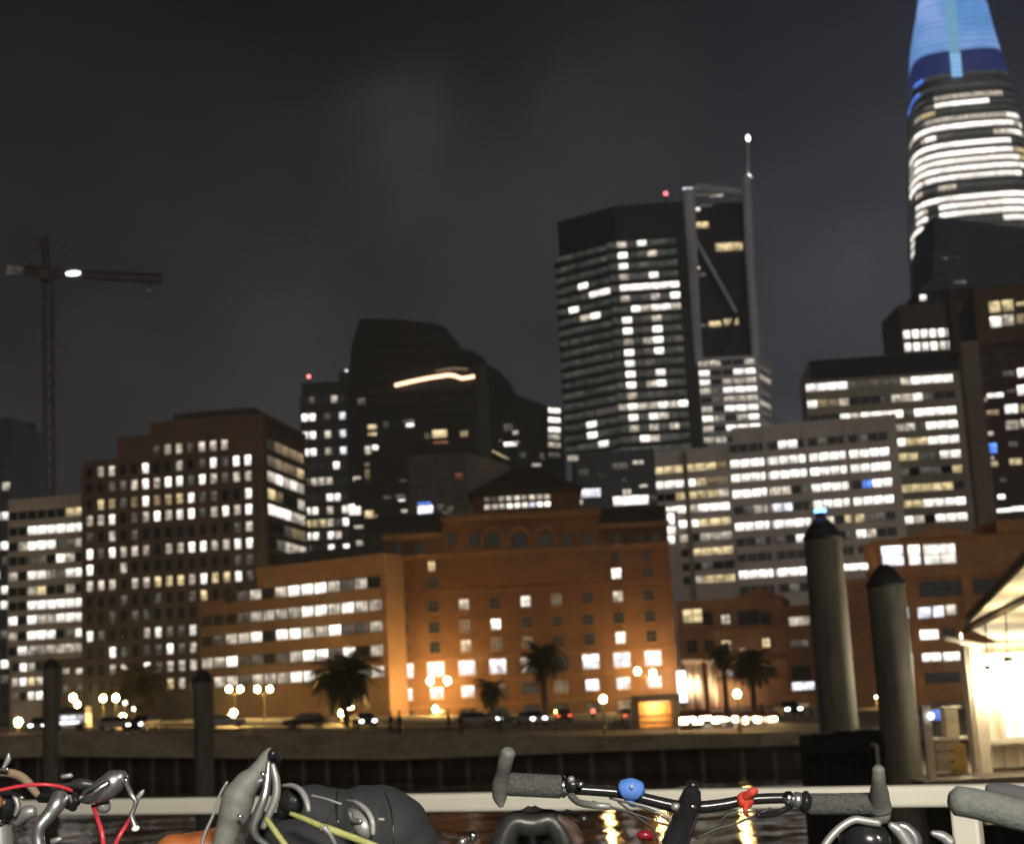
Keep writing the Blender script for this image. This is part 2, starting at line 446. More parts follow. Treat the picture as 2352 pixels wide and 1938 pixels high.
# ------------------------------------------------------------------ A: dark blue glass tower on the left edge
A = bld(0, 400, 'glass_tower', 'dark blue glass tower cut off by the left edge of the picture')
fA, zA, pA = block(A, (-70, 962), (26, 956), 400, 26, W_BLUE, Dr=400)
grid(fA, A, -66, 24, 1300, 10, [1015 + 34 * k for k in range(19)],
     ['....', '....', '....', '...w', '....', '..##', '....', '.d##', '...d', '..#.', '...#', '.d##', '....', '..dd', '....', '.w.#', '...d', '....', '..d.'], wf=.82, hpx=19, skin=W_BLUE, dark='.')
fs = Face(pA[1], pA[2])
rx = empty  # (kept short)
A2 = bld(55, 440, 'slim_tower', 'dim slim tower block just right of the blue glass tower at the left edge')
fA2, zA2, pA2 = block(A2, (20, 966), (82, 975), 440, 24, W_BLUE, Dr=446)
grid(fA2, A2, 26, 80, 1100, 50, [1010 + 32 * k for k in range(8)], ['d..', '.d.', 'f.d', '.d.', '.f.', '..w', 'd..', '.d.'], wf=.5, hpx=16, skin=W_BLUE)

# ------------------------------------------------------------------ B: pale banded office block
B = bld(107, 370, 'pale_office_block', 'pale low office block with long bright window bands left of the brown stone building')
fB, zB, pB = block(B, (20, 1150), (196, 1136), 370, 20, W_WHITE, base=at(100, 1516, 370).z)
a_, b_ = at(24, 1516, 370.6), at(101, 1516, 370.6)
MB().prism([(a_.x, a_.y), (b_.x, b_.y), (b_.x, b_.y + 15), (a_.x, a_.y + 15)], gz(a_.x) - .5, at(100, 1516, 370).z - .01).build('lower_wall', W_WHITE, B)
grid(fB, B, 20, 195, 1320, 107, [1180, 1216, 1251, 1284, 1319, 1355, 1388, 1421, 1457, 1491],
     ['......yy', '..######', '.w###ddw', '..dd.#w.', 'w.##wd##', '..wy..w.', '..######', '#.#ww###', 'w.###.d#', '.#wwwwww'], wf=.93, hpx=20, skin=W_WHITE, nx=3)
fB2 = Face(a_, b_)
grid(fB2, B, 26, 100, 1563, 62, [1532, 1565, 1598], ['.#w.', 'w#yw', 'd.##'], wf=.8, hpx=19, skin=W_WHITE, nx=2)
cap(B, pB, zB, W_WHITE, .9, .2)

# ------------------------------------------------------------------ C: brown stone office building
C = bld(400, 350, 'stone_office_building', 'stepped dark brown office building with a regular grid of small punched windows')
far = at(702, 1040, 376)
fC, zC, pC = block(C, (346, 972), (604, 950), 350, 30, W_BROWN, right=(far.x, far.y))
CR = ['      dwwdwww  ', '.ww..#..w.d#d##', '..ddw#w##d#wdww', '.yydo#oyy#dd..#', 'ww#.dw#w##dw#w#', 'd.w.d........dw', '#d#www.ww##ww##', '#..w.........dd',
      'www.wwyyyw#yy#d', '...d..d..dy....', '..d.dd.........', '#d...w#dd#.....', '..#d.dd#dw#....', '..ww.#dwww.....', '.......yw......']
zsC, hC, uaC, ubC = grid(fC, C, 194, 588, 1300, 389, [1032, 1071, 1107, 1147, 1183, 1222, 1260, 1297, 1334, 1372, 1408, 1450, 1490, 1530, 1570], CR, wf=.56, hpx=24, skin=W_BROWN, nz=2)
# the lower stepped shoulders on the left
for (xl, yl, xr, yr) in ((268, 1004, 346, 999), (199, 1073, 268, 1069)):
    a_ = at(xl, yl, 350); b_ = at(xr + 1, yr, 350); uA, _ = fC.hit(xl, yl); uB, _ = fC.hit(xr, yr)
    p0, p1 = fC.pt(uA, 0, -.0), fC.pt(uB, 0, -.0)
    q0, q1 = fC.pt(uA, 0, -26), fC.pt(uB, 0, -26)
    MB().prism([p0[:2], p1[:2], q1[:2], q0[:2]], gz(-80) - .5, fC.hit(xl, yl)[1]).build('shoulder', W_BROWN, C)
fCs = Face(pC[1], pC[2])
sw = fCs.W
for z, p in zip(zsC[:12], ['.oooo', 'doooy', 'w#w#w', 'yo..w', '###ww', '..doo', '.dwww', '.....', '.d...', '.....', '..o..', '.....']):
    for i, ch in enumerate(p):
        window(fCs, sw * (.06 + .175 * (i + .5)), z, sw * .165, hC * 1.05, ch, C, nx=3)
for z0, z1 in zip(sorted(zsC)[:-1], sorted(zsC)[1:]):
    mb = MB(); fCs.box(.2, sw - .2, z0 + hC * .53, z1 - hC * .53, 0, .35, mb); mb.build('spandrel', W_BROWN, C)
pc = [p * 1.0 for p in pC]
cap(C, pC, zC, W_BROWN, 1.2, .3)
cc = (pC[0] + pC[1] + pC[2] + pC[3]) / 4
MB().prism([tuple((cc + (p - cc) * .72)[:2]) for p in pC], zC, zC + 2.6).build('plant_room', W_DARK, C)
a_, b_ = at(141, 1520, 352), at(200, 1520, 352)
MB().prism([a_[:2], b_[:2], (b_.x, b_.y + 12), (a_.x, a_.y + 12)], gz(-90) - .5, a_.z).build('podium', W_BROWN, C)
fCp = Face(a_, b_)
for x in (152, 182):
    win_px(fCp, x, 1541, 15, 14, 'w', C); win_px(fCp, x, 1580, 14, 14, 'd', C)

# ------------------------------------------------------------------ D: slim dark tower with a red beacon
Dt = bld(745, 620, 'dark_tower', 'dark slim tower with a red roof beacon behind the brown stone building')
fD, zD, pD = block(Dt, (692, 880), (800, 872), 620, 30, W_DARK, Dr=620)
grid(fD, Dt, 694, 798, 1050, 745, [918, 957, 998, 1037, 1070, 1105, 1143, 1172, 1201, 1230, 1260],
     ['.d..w.', '##.d.c', '##.w.c', '##.w.c', '....#.', 'dwww..', '...##.', '##.w.#', 'yyywd#', '##.#w.', 'd..#.#'], wf=.8, hpx=17, skin=W_DARK)
u0, _ = fD.hit(707, 870)
mb = MB(); P = fD.pt(u0, zD, -3); mb.tube([P, P + Vector((0, 0, 3.0))], .2, 6); mb.build('mast', DK, Dt)
MB().sphere(P + Vector((0, 0, 3.3)), .75).build('beacon', emis('red_beacon', (1, .25, .25), 4), Dt)
u0, _ = fD.hit(795, 870); P = fD.pt(u0, zD, -3)
MB().box(P + Vector((0, 0, 2)), (6, 5, 4)).build('plant_room', W_DARK, Dt)
MB().sphere(P + Vector((0, -1, 4.6)), .6).build('roof_lamp', LIT['c'], Dt)

# ------------------------------------------------------------------ E: black tower with the orange light line
Eb = bld(950, 480, 'black_tower', 'black tower with a sloping shoulder and a glowing orange line of light')
DE = 480
def poly_tower(parent, pts, D, depth, m, name='wall'):
    """a silhouette with real depth: its outline on a vertical front plane, extruded back"""
    P = [at(x, y, D) for x, y in pts]
    n = len(P); vs = [p for p in P] + [p + Vector((0, depth, 0)) for p in P]
    fs = [tuple(range(n)), tuple(range(2 * n - 1, n - 1, -1))] + [(i, n + i, n + (i + 1) % n, (i + 1) % n) for i in range(n)]
    o = mesh_obj(name, vs, fs, m, parent)
    bm = bmesh.new(); bm.from_mesh(o.data); bmesh.ops.recalc_face_normals(bm, faces=bm.faces); bm.to_mesh(o.data); bm.free()
    return o, Face(at(0, 1000, D), at(2000, 1000, D))
W_EB = mat('near_black_cladding', (.030, .026, .022), .6, 0, .25, .1)
_, fE = poly_tower(Eb, [(803, 1640), (801, 900), (806, 800), (826, 732), (905, 733), (1000, 742), (1022, 752), (1045, 778), (1062, 802), (1090, 806), (1096, 1640)], DE, 34, W_EB)
for i, y in enumerate(range(768, 1170, 28)):
    u0, z = fE.hit(815 if y > 800 else 838, y); u1, _ = fE.hit(1086 if y > 830 else 1030, y)
    mb = MB(); fE.box(u0, u1, z - .5, z + .5, 0, .35, mb); mb.build('spandrel', W_EB, Eb)
line = [(907, 885), (945, 876), (985, 868), (1030, 861), (1045, 863), (1060, 869), (1075, 867), (1090, 864)]
MB().tube([at(x, y, DE - .8) for x, y in line], .55, 8).build('light_line', emis('orange_tube', (1, .62, .38), 3.2), Eb)
MB().tube([at(x, y, DE - .8) for x, y in ((1000, 853), (1040, 846), (1074, 848))], .35, 8).build('light_line', LIT['o'], Eb)
for (x, y, a, b_, k) in ((855, 988, 21, 26, 'y'), (845, 1035, 14, 22, 'w'), (862, 1028, 14, 12, '#'), (844, 1085, 12, 45, 'o'), (942, 976, 18, 10, '#'), (938, 968, 26, 10, 'd'), (1010, 996, 34, 18, 'y'),
                         (1012, 1014, 34, 10, 'r'), (1066, 1000, 18, 22, 'o'), (982, 1004, 14, 20, 'd'), (886, 975, 14, 14, 'f'), (830, 922, 18, 16, 'd'), (926, 1102, 18, 8, 'd'), (920, 1140, 22, 10, 'd'), (923, 1151, 16, 9, '#'),
                         (928, 1174, 14, 8, 'w'), (890, 1142, 18, 8, 'd'), (848, 1182, 20, 20, 'y'), (862, 1190, 12, 18, 'o'), (848, 1218, 16, 18, '#'), (815, 1170, 28, 26, '#'), (824, 1210, 22, 8, 'w'), (820, 1100, 18, 12, 'w'), (848, 1245, 16, 14, 'w'), (826, 1247, 16, 12, 'w'),
                         (1088, 1105, 14, 8, 'd')):
    win_px(fE, x, y, a, b_, k, Eb)
W_GL = mat('lit_wall_green', (.10, .105, .09), .5, 0, .2, .2)
E2 = bld(1180, 500, 'stepped_dark_block', 'dark stepped block descending to the right beside the black tower')
_, fE2 = poly_tower(E2, [(1096, 1640), (1092, 812), (1108, 818), (1122, 838), (1148, 852), (1176, 885), (1182, 905), (1206, 914), (1256, 932), (1262, 1640)], 500, 26, W_EB)
mb = MB(); u0, z0 = fE2.hit(1098, 1150); u1, z1 = fE2.hit(1118, 840); fE2.box(u0, u1, z0, z1, 0, .4, mb); mb.build('lit_wall_strip', W_GL, E2)  # faint light on the wall put into this strip's paler colour
for (x, y, a, b_, k) in ((1168, 982, 22, 18, 'd'), (1184, 993, 14, 9, 'w'), (1172, 1020, 30, 10, '#'), (1186, 1016, 16, 6, 'w'), (1150, 1012, 10, 8, 'd'), (1245, 1048, 10, 16, 'd'), (1232, 1068, 22, 7, 'w'), (1115, 941, 18, 10, 'd'), (1098, 966, 14, 8, 'w'), (1102, 1007, 12, 8, 'd'), (1200, 1045, 16, 14, 'f')):
    win_px(fE2, x, y, a, b_, k, E2)
E3 = bld(1272, 520, 'narrow_lit_block', 'narrow block with a stack of white windows left of the banded glass tower')
fE3, zE3, pE3 = block(E3, (1256, 934), (1292, 945), 520, 20, W_DARK, Dr=524)
for y, k in ((943, '#'), (965, '#'), (987, '#'), (1004, 'w'), (1022, 'w'), (1045, 'd')):
    win_px(fE3, 1273, y, 28, 12, k, E3, nx=2)

# ------------------------------------------------------------------ F: grey brown building with dark square windows
Fb = bld(1050, 330, 'square_window_building', 'grey brown building with dark square windows and one blue white lit room')
fF, zF, pF = block(Fb, (936, 1046), (1072, 1036), 330, 25, mat('grey_brown_render', (.16, .13, .105), .8, 0, .2, .12), Dr=330)
far = at(1170, 1062, 352)
MB().prism([pF[1][:2], (far.x, far.y), (far.x - 8, far.y + 12), pF[2][:2]], gz(0) - .5, zF - .01).build('side_wall', W_BEIGE, Fb)
for (x, y) in ((973, 1068), (1016, 1064), (975, 1102), (1019, 1098), (972, 1136), (1017, 1132), (1055, 1130), (1052, 1096), (1053, 1062)):
    win_px(fF, x, y, 28, 24, '.', Fb, nx=2, nz=2, ft=.12)
win_px(fF, 977, 1172, 36, 23, 'c', Fb, nx=2); win_px(fF, 975, 1156, 32, 7, 'b', Fb)
win_px(fF, 1012, 1165, 16, 14, 'd', Fb); win_px(fF, 1034, 1168, 14, 12, 'd', Fb); win_px(fF, 1020, 1178, 36, 7, 'd', Fb); win_px(fF, 1054, 1094, 18, 16, 'r', Fb)
MB().tube([at(1132, 1036, 338), at(1168, 1054, 346)], .16, 6).build('sloping_light', LIT['y'], Fb)
tag
G0 = bld(900, 300, 'dark_low_block', 'low black block showing above the left wing of the orange brick building')
block(G0, (838, 1190), (1012, 1176), 300, 20, W_EB)

# ------------------------------------------------------------------ I1: banded glass tower
I1 = bld(1430, 520, 'banded_glass_tower', 'tall banded dark glass tower with two columns of lit windows, left of the slanting tower')
W_SLAB = mat('slab_edge', (.05, .05, .048), .6, 0, .2, .1)
fI, zI, pI = block(I1, (1410, 474), (1569, 462), 520, 34, W_DARK)
lft = at(1280, 512, 535)
pl = [Vector((lft.x, lft.y, 0)), pI[0], pI[3], Vector((lft.x + 2, lft.y + 26, 0))]
MB().prism([tuple(p[:2]) for p in pl], gz(0) - .5, zI - .02).build('left_wall', W_DARK, I1)
fIl = Face(pl[0], pl[1])
rowsI = [562 + 24.9 * k for k in range(20)]
PI_ = ['.w.#...', '.#.dw..', '.#.d...', '.w.d#..', 'd######', '.w.dw.#', '..#w##w', '.#.dw..', '.#.d#..', '.w.w#.d', '.#.d#..', '.#.d...', '.#.d#..', '.#.w#..', '.w.dd..', 'w#ww#w#', '.#.#w..', '.w.w.w.', '.d#w...', '.......']
zsI, hI, ua, ub = grid(fI, I1, 1410, 1571, 800, 1440, rowsI, PI_, wf=.97, hpx=15, skin=W_SLAB, proud=.9, dark='f', piers=False)
PL_ = ['.....'] * 20
PL_[3] = '..#..'; PL_[4] = '..d##'; PL_[5] = '.#...'; PL_[6] = '..w#.'; PL_[16] = '..#..'; PL_[17] = '..#..'; PL_[18] = '...#.'; PL_[19] = '.#...'; PL_[15] = '...dd'; PL_[9] = '...d.'
grid(fIl, I1, 1288, 1410, 800, 1350, None, PL_, wf=.97, hpx=hI, skin=W_SLAB, proud=.9, dark='f', zlist=zsI, piers=False)
for z in zsI[::4]:
    mb = MB(); fIl.box(-1.6, .2, z - 1.2, z - .8, -1, 1.0, mb); mb.build('balcony', W_SLAB, I1)
mb = MB(); u0, z0 = fI.hit(1533, 455); P = fI.pt(u0, zI, -12); mb.tube([P, P + Vector((0, 0, 7))], .25, 6); mb.build('mast', DK, I1)
MB().sphere(P + Vector((0, 0, 7.2)), .8).build('beacon', emis('red_beacon_small', (1, .2, .25), 3), I1)

# ------------------------------------------------------------------ I2: slanting tower with spire
I2 = bld(1660, 560, 'slanting_tower', 'dark tower with pale diagonal braces, a slanted crown and a lit spire')
fT, zT, pT = block(I2, (1588, 470), (1712, 462), 562, 26, W_DARK, Dr=562)
def bar(pts, D, r, m, name, parent, seg=12):
    return MB().tube([at(x, y, D) for x, y in pts], r, seg).build(name, m, parent)
bar([(1581, 438), (1594, 740), (1612, 1015)], 556, 2.5, STEEL, 'column', I2)
bar([(1714, 405), (1722, 600), (1738, 840)], 558, 1.7, STEEL, 'column', I2)
bar([(1596, 548), (1691, 718)], 560.2, .8, STEEL, 'brace', I2)
bar([(1573, 695), (1607, 738)], 558, .9, STEEL, 'brace', I2)
bar([(1691, 718), (1650, 830)], 560.2, .8, W_SLAB, 'brace', I2)
bar([(1588, 432), (1655, 440), (1712, 446)], 560.5, .8, STEEL, 'crown_beam', I2)
bar([(1600, 425), (1712, 440)], 572, .6, STEEL, 'crown_beam', I2)
bar([(1712, 446), (1712, 470)], 560.6, .7, STEEL, 'crown_post', I2)
MB().tube([at(1716, 440, 566), at(1718, 405, 566), at(1718, 320, 566)], [.9, .6, .35], 8).build('spire', STEEL, I2)
WL = emis('white_lamp', (1, 1, 1), 5)
MB().sphere(at(1718, 318, 566), .75, sc=(1, 1, 1.9)).build('spire_lamp', WL, I2)
MB().sphere(at(1720, 406, 564), .9).build('spire_lamp', WL, I2)
win_px(fT, 1576, 452, 22, 20, 'c', I2, off=5.6)
for (x, y, a, b_, k) in ((1620, 448, 50, 9, 'd'), (1645, 451, 32, 6, 'w'), (1684, 442, 18, 5, 'w'), (1598, 482, 20, 9, '#'), (1622, 474, 30, 8, 'd'), (1609, 518, 37, 14, 'y'), (1674, 568, 62, 19, 'y'), (1601, 617, 12, 7, '#'), (1609, 633, 24, 11, 'd'), (1642, 745, 28, 13, 'y'), (1679, 740, 34, 15, 'y'), (1612, 749, 20, 8, 'd')):
    win_px(fT, x, y, a, b_, k, I2, nx=2, off=.5)
for y in range(500, 830, 22):
    u0, z = fT.hit(1600, y); u1, _ = fT.hit(1706, y); mb = MB(); fT.box(u0, u1, z - .35, z + .35, 0, .2, mb); mb.build('spandrel', W_DARK, I2)
I3 = bld(1690, 540, 'lit_glass_block', 'brightly lit glass block with white floors at the foot of the slanting tower')
fL, zL, pL = block(I3, (1608, 822), (1742, 812), 540, 18, STEEL, Dr=540, right=tuple(at(1776, 850, 556)[:2]))
rowsL = [832, 854, 875, 895, 916, 937, 959, 982, 1008]
grid(fL, I3, 1609, 1742, 920, 1690, rowsL, ['ww..w', '#..##', '#.www', 'wd###', '.dwww', 'w.###', '#w.w#', 'w.###', 'ww...'], wf=.9, hpx=13, skin=STEEL, nx=3)
fLs = Face(pL[1], pL[2])
for y, k in ((850, 'd'), (872, 'w'), (905, 'd'), (930, 'w'), (950, 'd'), (975, 'd'), (985, 'w')):
    win_px(fLs, 1758, y, 24, 12, k, I3)

# ------------------------------------------------------------------ N: tall rounded tower with the blue lit crown
NB = bld(2240, 760, 'round_crowned_tower', 'tallest tower with rounded corners and a glowing blue crown at the top right')
DN = 760
W_TW = mat('silver_fins', (.22, .215, .21), .4, .3, .15, .05)
def prof(y):      # left and right silhouette in the photograph, read as a level section of the tower
    tab = [(-90, 2110, 2232), (0, 2098, 2260), (60, 2089, 2274), (140, 2085, 2297), (250, 2085, 2326), (400, 2085, 2352), (600, 2090, 2378), (1000, 2112, 2420), (1640, 2150, 2475)]
    for (a, l0, r0), (b_, l1, r1) in zip(tab[:-1], tab[1:]):
        if a <= y <= b_:
            t_ = (y - a) / (b_ - a); return l0 + (l1 - l0) * t_, r0 + (r1 - r0) * t_
def ring(y, D=DN, k=40, grow=0.0):
    l, r_ = prof(y); cx = (l + r_) / 2
    P = at(cx, y, D + 24); half = (at(r_, y, D + 24).x - at(l, y, D + 24).x) / 2 * .965 + grow
    c = Vector((P.x, D + 24, at(cx, y, D + 2).z)); o = []
    for i in range(k):
        a = 2 * math.pi * i / k
        ca, sa = math.cos(a), math.sin(a); e = .55
        v = Vector((math.copysign(abs(ca) ** e, ca), math.copysign(abs(sa) ** e, sa), 0)) * half
        v.rotate(Matrix.Rotation(R(-7), 3, 'Z'))
        o.append(c + v)
    return o
def loft(ys, m, name, parent, grow=0.0, capped=True):
    vs, fs, k = [], [], 40
    for y in ys: vs += ring(y, grow=grow)
    for j in range(len(ys) - 1):
        for i in range(k):
            i2 = (i + 1) % k; fs.append((j * k + i, (j + 1) * k + i, (j + 1) * k + i2, j * k + i2))
    if capped: fs += [tuple(range(k)), tuple(range((len(ys) - 1) * k, len(ys) * k))[::-1]]
    return mesh_obj(name, vs, fs, m, parent)
loft([118, 250, 400, 600, 1000, 1640], W_TW, 'wall', NB)
crm = emis('blue_crown', (.20, .42, 1.0), 1)
t = crm.node_tree; b = t.nodes['Principled BSDF']
g = t.nodes.new('ShaderNodeTexCoord'); wv = t.nodes.new('ShaderNodeTexWave'); wv.bands_direction = 'Z'; wv.inputs['Scale'].default_value = .16; wv.inputs['Distortion'].default_value = 1.2; wv.inputs['Detail'].default_value = 3
nz = t.nodes.new('ShaderNodeTexNoise'); nz.inputs['Scale'].default_value = .035
t.links.new(g.outputs['Object'], wv.inputs['Vector']); t.links.new(g.outputs['Object'], nz.inputs['Vector'])
rp = t.nodes.new('ShaderNodeValToRGB'); rp.color_ramp.elements[0].color = (.09, .30, .66, 1); rp.color_ramp.elements[1].color = (.30, .46, .88, 1)
rp.color_ramp.elements[0].position = .35; rp.color_ramp.elements[1].position = .65
t.links.new(nz.outputs['Fac'], rp.inputs[0]); t.links.new(rp.outputs[0], b.inputs['Emission Color'])
mm = t.nodes.new('ShaderNodeMapRange'); mm.inputs[3].default_value = .9; mm.inputs[4].default_value = 1.25
t.links.new(wv.outputs['Fac'], mm.inputs[0]); t.links.new(mm.outputs[0], b.inputs['Emission Strength'])
CRY = [-90, -60, -30, 0, 30, 60, 90, 117]
loft(CRY, crm, 'crown', NB)
def ringpt(y, i, grow): return ring(y, grow=grow)[i % 40]
ys_ = [0, 14, 28, 42, 56, 70, 84, 98, 113]
CF = emis('crown_fin', (.14, .26, .60), .75)
for y in ys_: loft([y, y + 1.3], CF, 'crown_fin', NB, grow=.35)
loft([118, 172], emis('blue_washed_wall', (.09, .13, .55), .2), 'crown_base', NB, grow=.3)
# vertical strip of light
i0 = 30
CY = emis('cyan_strip', (.30, .62, 1.0), 1.0); CY2 = emis('cyan_strip_dim', (.22, .50, .72), .85)
for k, y in enumerate(range(2, 172, 11)):
    l, r_ = prof(y); xx = 2183 + (y - 2) * .09
    p0 = at(xx - 1, y, 700); fd = ring(y, grow=.9)
    yfront = min(p.y for p in fd)
    q_ = [at(xx - 11, y, yfront - .25), at(xx + 12, y - 1, yfront - .25), at(xx + 13, y + 6.5, yfront - .25), at(xx - 10, y + 7.5, yfront - .25)]
    MB().add(q_ + [p + Vector((0, 1.6, 0)) for p in q_], [(0, 3, 2, 1), (0, 1, 5, 4), (2, 3, 7, 6), (1, 2, 6, 5), (3, 0, 4, 7)]).build('light_panel', CY if y > 112 else CY2, NB)
NR = {176: '..bb........', 205: 'bbbd........', 228: '.....www....', 245: '....d##.....', 260: '..wyy.......', 279: '...dwwww##w.', 297: 'dw#######w#.', 318: '..dw#d.w##w.', 339: '.#######d.d.', 360: '.w######wyy.', 378: '.w#######yw.',
      396: '.##########.', 415: '.##w#####dd.', 437: '..wd.w......', 463: '..########w.', 481: '..#w.####w#.', 499: '..##.#######', 517: '.##....#####', 535: '.##.........', 553: '.##.........'}
for y, p in NR.items():
    n = len(p); top = ring(y - 5.5, grow=.25); bot = ring(y + 5.5, grow=.25)
    # the front half of the ring runs from index 20 (left) to 40 (right)
    for j, ch in enumerate(p):
        if ch == '.': ch = 'f'
        i0 = 18 + int(round(j * 22 / n)); i1 = 18 + int(round((j + 1) * 22 / n))
        idx = list(range(i0, i1 + 1)); vs = [top[i % 40] for i in idx] + [bot[i % 40] for i in idx]; m_ = len(idx)
        fs = [(a, m_ + a, m_ + a + 1, a + 1) for a in range(m_ - 1)]
        mesh_obj('window', vs, fs, LIT[ch], NB)
for y in sorted(NR)[2:]:
    loft([y - 10.2, y - 6.4], W_TW, 'spandrel', NB, grow=.8)

# ------------------------------------------------------------------ O: dark slab in front of it
O = bld(2240, 560, 'dark_slab_tower', 'plain dark blue slab with a sloping roof in front of the blue crowned tower')
PO = [(2112, 1640), (2108, 668), (2143, 640), (2146, 497), (2352, 524), (2480, 541), (2500, 1640)]
_, fO = poly_tower(O, PO, 560, 30, W_BLUE)
for (x, y, a, b_, k) in ((2172, 594, 12, 7, 'd'), (2200, 592, 14, 5, 'f'), (2205, 648, 30, 8, 'd'), (2214, 649, 10, 7, 'w')):
    win_px(fO, x, y, a, b_, k, O)
for y in range(540, 800, 30):
    u0, z = fO.hit(2150, y); u1, _ = fO.hit(2470, y + 8); mb = MB(); fO.box(u0, u1, z - .3, z + .3, 0, .2, mb); mb.build('spandrel', W_BLUE, O)

# ------------------------------------------------------------------ L: banded office blocks on the right
L2 = bld(2120, 470, 'upper_setback_block', 'dark stepped block with a double row of six square lit windows under the dark slab')
fL2, zL2, pL2 = block(L2, (2064, 700), (2215, 690), 470, 24, mat('olive_brown_stone', (.12, .10, .075), .8, 0, .2, .1), Dr=470)
grid(fL2, L2, 2074, 2194, 782, 2133, [766, 795], ['######', '####w#'], wf=.82, hpx=20, skin=None, ft=.12)
for (x, y, a, b_, k) in ((2052, 785, 20, 18, 'd'), (2060, 806, 16, 8, 'w')): pass
a_ = at(2110, 668, 474); b_ = at(2240, 656, 474)
MB().prism([a_[:2], b_[:2], (b_.x, b_.y + 15), (a_.x, a_.y + 15)], zL2 - .01, a_.z).build('roof_storey', W_EB, L2)
fx = Face(a_, b_); win_px(fx, 2120, 684, 16, 14, '#', L2); win_px(fx, 2117, 735, 12, 14, 'd', L2)
L1 = bld(2030, 380, 'banded_office_tower', 'tan banded office tower with a blank dark top storey above the grey office block')
W_TAN = mat('tan_spandrel', (.50, .45, .34), .8, 0, .15, .12)
fL1, zL1, pL1 = block(L1, (1857, 828), (2206, 803), 380, 28, W_TAN)
mb = MB(); u0, z0 = fL1.hit(1860, 868); u1, z1 = fL1.hit(2198, 806); fL1.box(0.05, fL1.W - .05, fL1.hit(2030, 862)[1], zL1 - .15, 0, .35, mb); mb.build('plant_screen', W_EB, L1)
grid(fL1, L1, 1860, 2203, 1000, 2117, [873, 911, 947, 979, 1013, 1047, 1082, 1120, 1156, 1192],
     ['####dddddw####', '#oow...dww#d..', '...#w####d####', '........wwd###', '........#yy###', '........yydd##', '........d.dd.y', '........yyyyy.', '........yy####', '........#w.###'], wf=.94, hpx=18, skin=W_TAN, nx=3)
L3 = bld(2290, 300, 'brown_corner_tower', 'tall brown tower with a beige corner pier, cut off by the right edge')
W_PUR = mat('purple_brown_stone', (.10, .075, .065), .8, 0, .2, .1)
fL3, zL3, pL3 = block(L3, (2232, 662), (2420, 645), 300, 26, W_PUR)
mb = MB(); fL3.box(-3.4, .0, gz(60), zL3 - 11, -6, .5, mb); mb.build('corner_pier', mat('beige_corner', (.24, .21, .17), .8, 0, .15, .1), L3)
mb = MB(); fL3.box(-4.6, -3.42, zL3 - 13, zL3 + .05, -8, .3, mb); mb.build('upper_wall', W_PUR, L3)
mb = MB(); fL3.box(0.02, fL3.W, fL3.hit(2290, 790)[1], zL3 - .2, 0, .25, mb); mb.build('upper_panel', mat('olive_stone', (.15, .115, .08), .8, 0, .2, .1), L3)
for (x, y, a, b_, k) in ((2284, 706, 27, 27, 'y'), (2314, 703, 27, 27, 'y'), (2346, 699, 26, 10, 'y'), (2287, 740, 28, 26, '#'), (2316, 736, 26, 26, 'w'), (2346, 733, 26, 24, 'o')):
    win_px(fL3, x, y, a, b_, k, L3, nx=1, nz=1, off=.3)
for (x, y, a, b_, k) in ((2248, 920, 40, 10, 'w'), (2286, 908, 40, 12, '#'), (2322, 898, 24, 10, 'd'), (2347, 856, 22, 22, '#'), (2347, 896, 22, 24, '#'), (2317, 858, 30, 14, 'd'), (2323, 939, 32, 22, '#'), (2351, 938, 16, 20, 'y'), (2325, 976, 32, 22, 'w'), (2351, 972, 14, 20, 'w'),
                         (2270, 996, 26, 10, 'w'), (2268, 1030, 46, 24, 'b'), (2254, 1052, 16, 8, 'w'), (2276, 1052, 16, 8, 'w'), (2270, 1066, 46, 14, 'y'), (2333, 1060, 30, 16, 'y'), (2327, 1020, 22, 14, 'd'), (2304, 1102, 14, 10, 'd'), (2247, 1116, 10, 5, 'd'), (2300, 1141, 18, 12, '#'),
                         (2262, 1186, 12, 16, 'w'), (2307, 1172, 36, 10, '#'), (2341, 1168, 36, 12, '#'), (2280, 948, 30, 14, 'o'), (2296, 822, 30, 18, '.'), (2258, 828, 30, 18, '.'), (2262, 960, 28, 16, '.'), (2258, 870, 28, 18, '.')):
    win_px(fL3, x, y, a, b_, k, L3, nx=2)

# ------------------------------------------------------------------ J: long grey office block with bright bands
J0 = bld(1410, 290, 'dark_blue_glass_block', 'low dark blue glass block with two bright white windows above the brick building')
fJ0, zJ0, pJ0 = block(J0, (1322, 1040), (1502, 1030), 300, 14, W_BLUE)
for (x, y, a, b_, k) in ((1356, 1132, 48, 21, 'c'), (1449, 1149, 82, 22, '#'), (1332, 1154, 14, 12, 'w'), (1502, 1143, 16, 12, 'd'), (1440, 1132, 20, 18, 'w'), (1425, 1070, 36, 16, 'd'), (1466, 1062, 26, 10, 'w'), (1316, 1052, 26, 14, 'w'), (1434, 1102, 12, 6, 'd'), (1478, 1116, 20, 8, 'w'), (1340, 1085, 24, 16, 'f'), (1384, 1090, 24, 16, '.')):
    win_px(fJ0, x, y, a, b_, k, J0, nx=2)
J2 = bld(1600, 330, 'yellow_lit_office_wing', 'grey office wing with yellowish window bands right of the brick building')
fJ2, zJ2, pJ2 = block(J2, (1478, 1040), (1681, 1022), 330, 20, W_GREY)
grid(fJ2, J2, 1483, 1680, 1200, 1630, [1071, 1105, 1134, 1165, 1199, 1232, 1266, 1299, 1330],
     ['.yyyyyyo', '.####yoo', '...yyyyw', '..##w###', '..###yyy', '..ww.www', '..w.yyyy', '..w..d..', '..w.wyyy'], wf=.95, hpx=18, skin=W_GREY, nx=3)
mb = MB(); u0, _ = fJ2.hit(1583, 1200); fJ2.box(u0 - .5, u0 + .5, gz(30), zJ2 - .5, 0, .8, mb); mb.build('mullion_pier', W_BEIGE, J2)
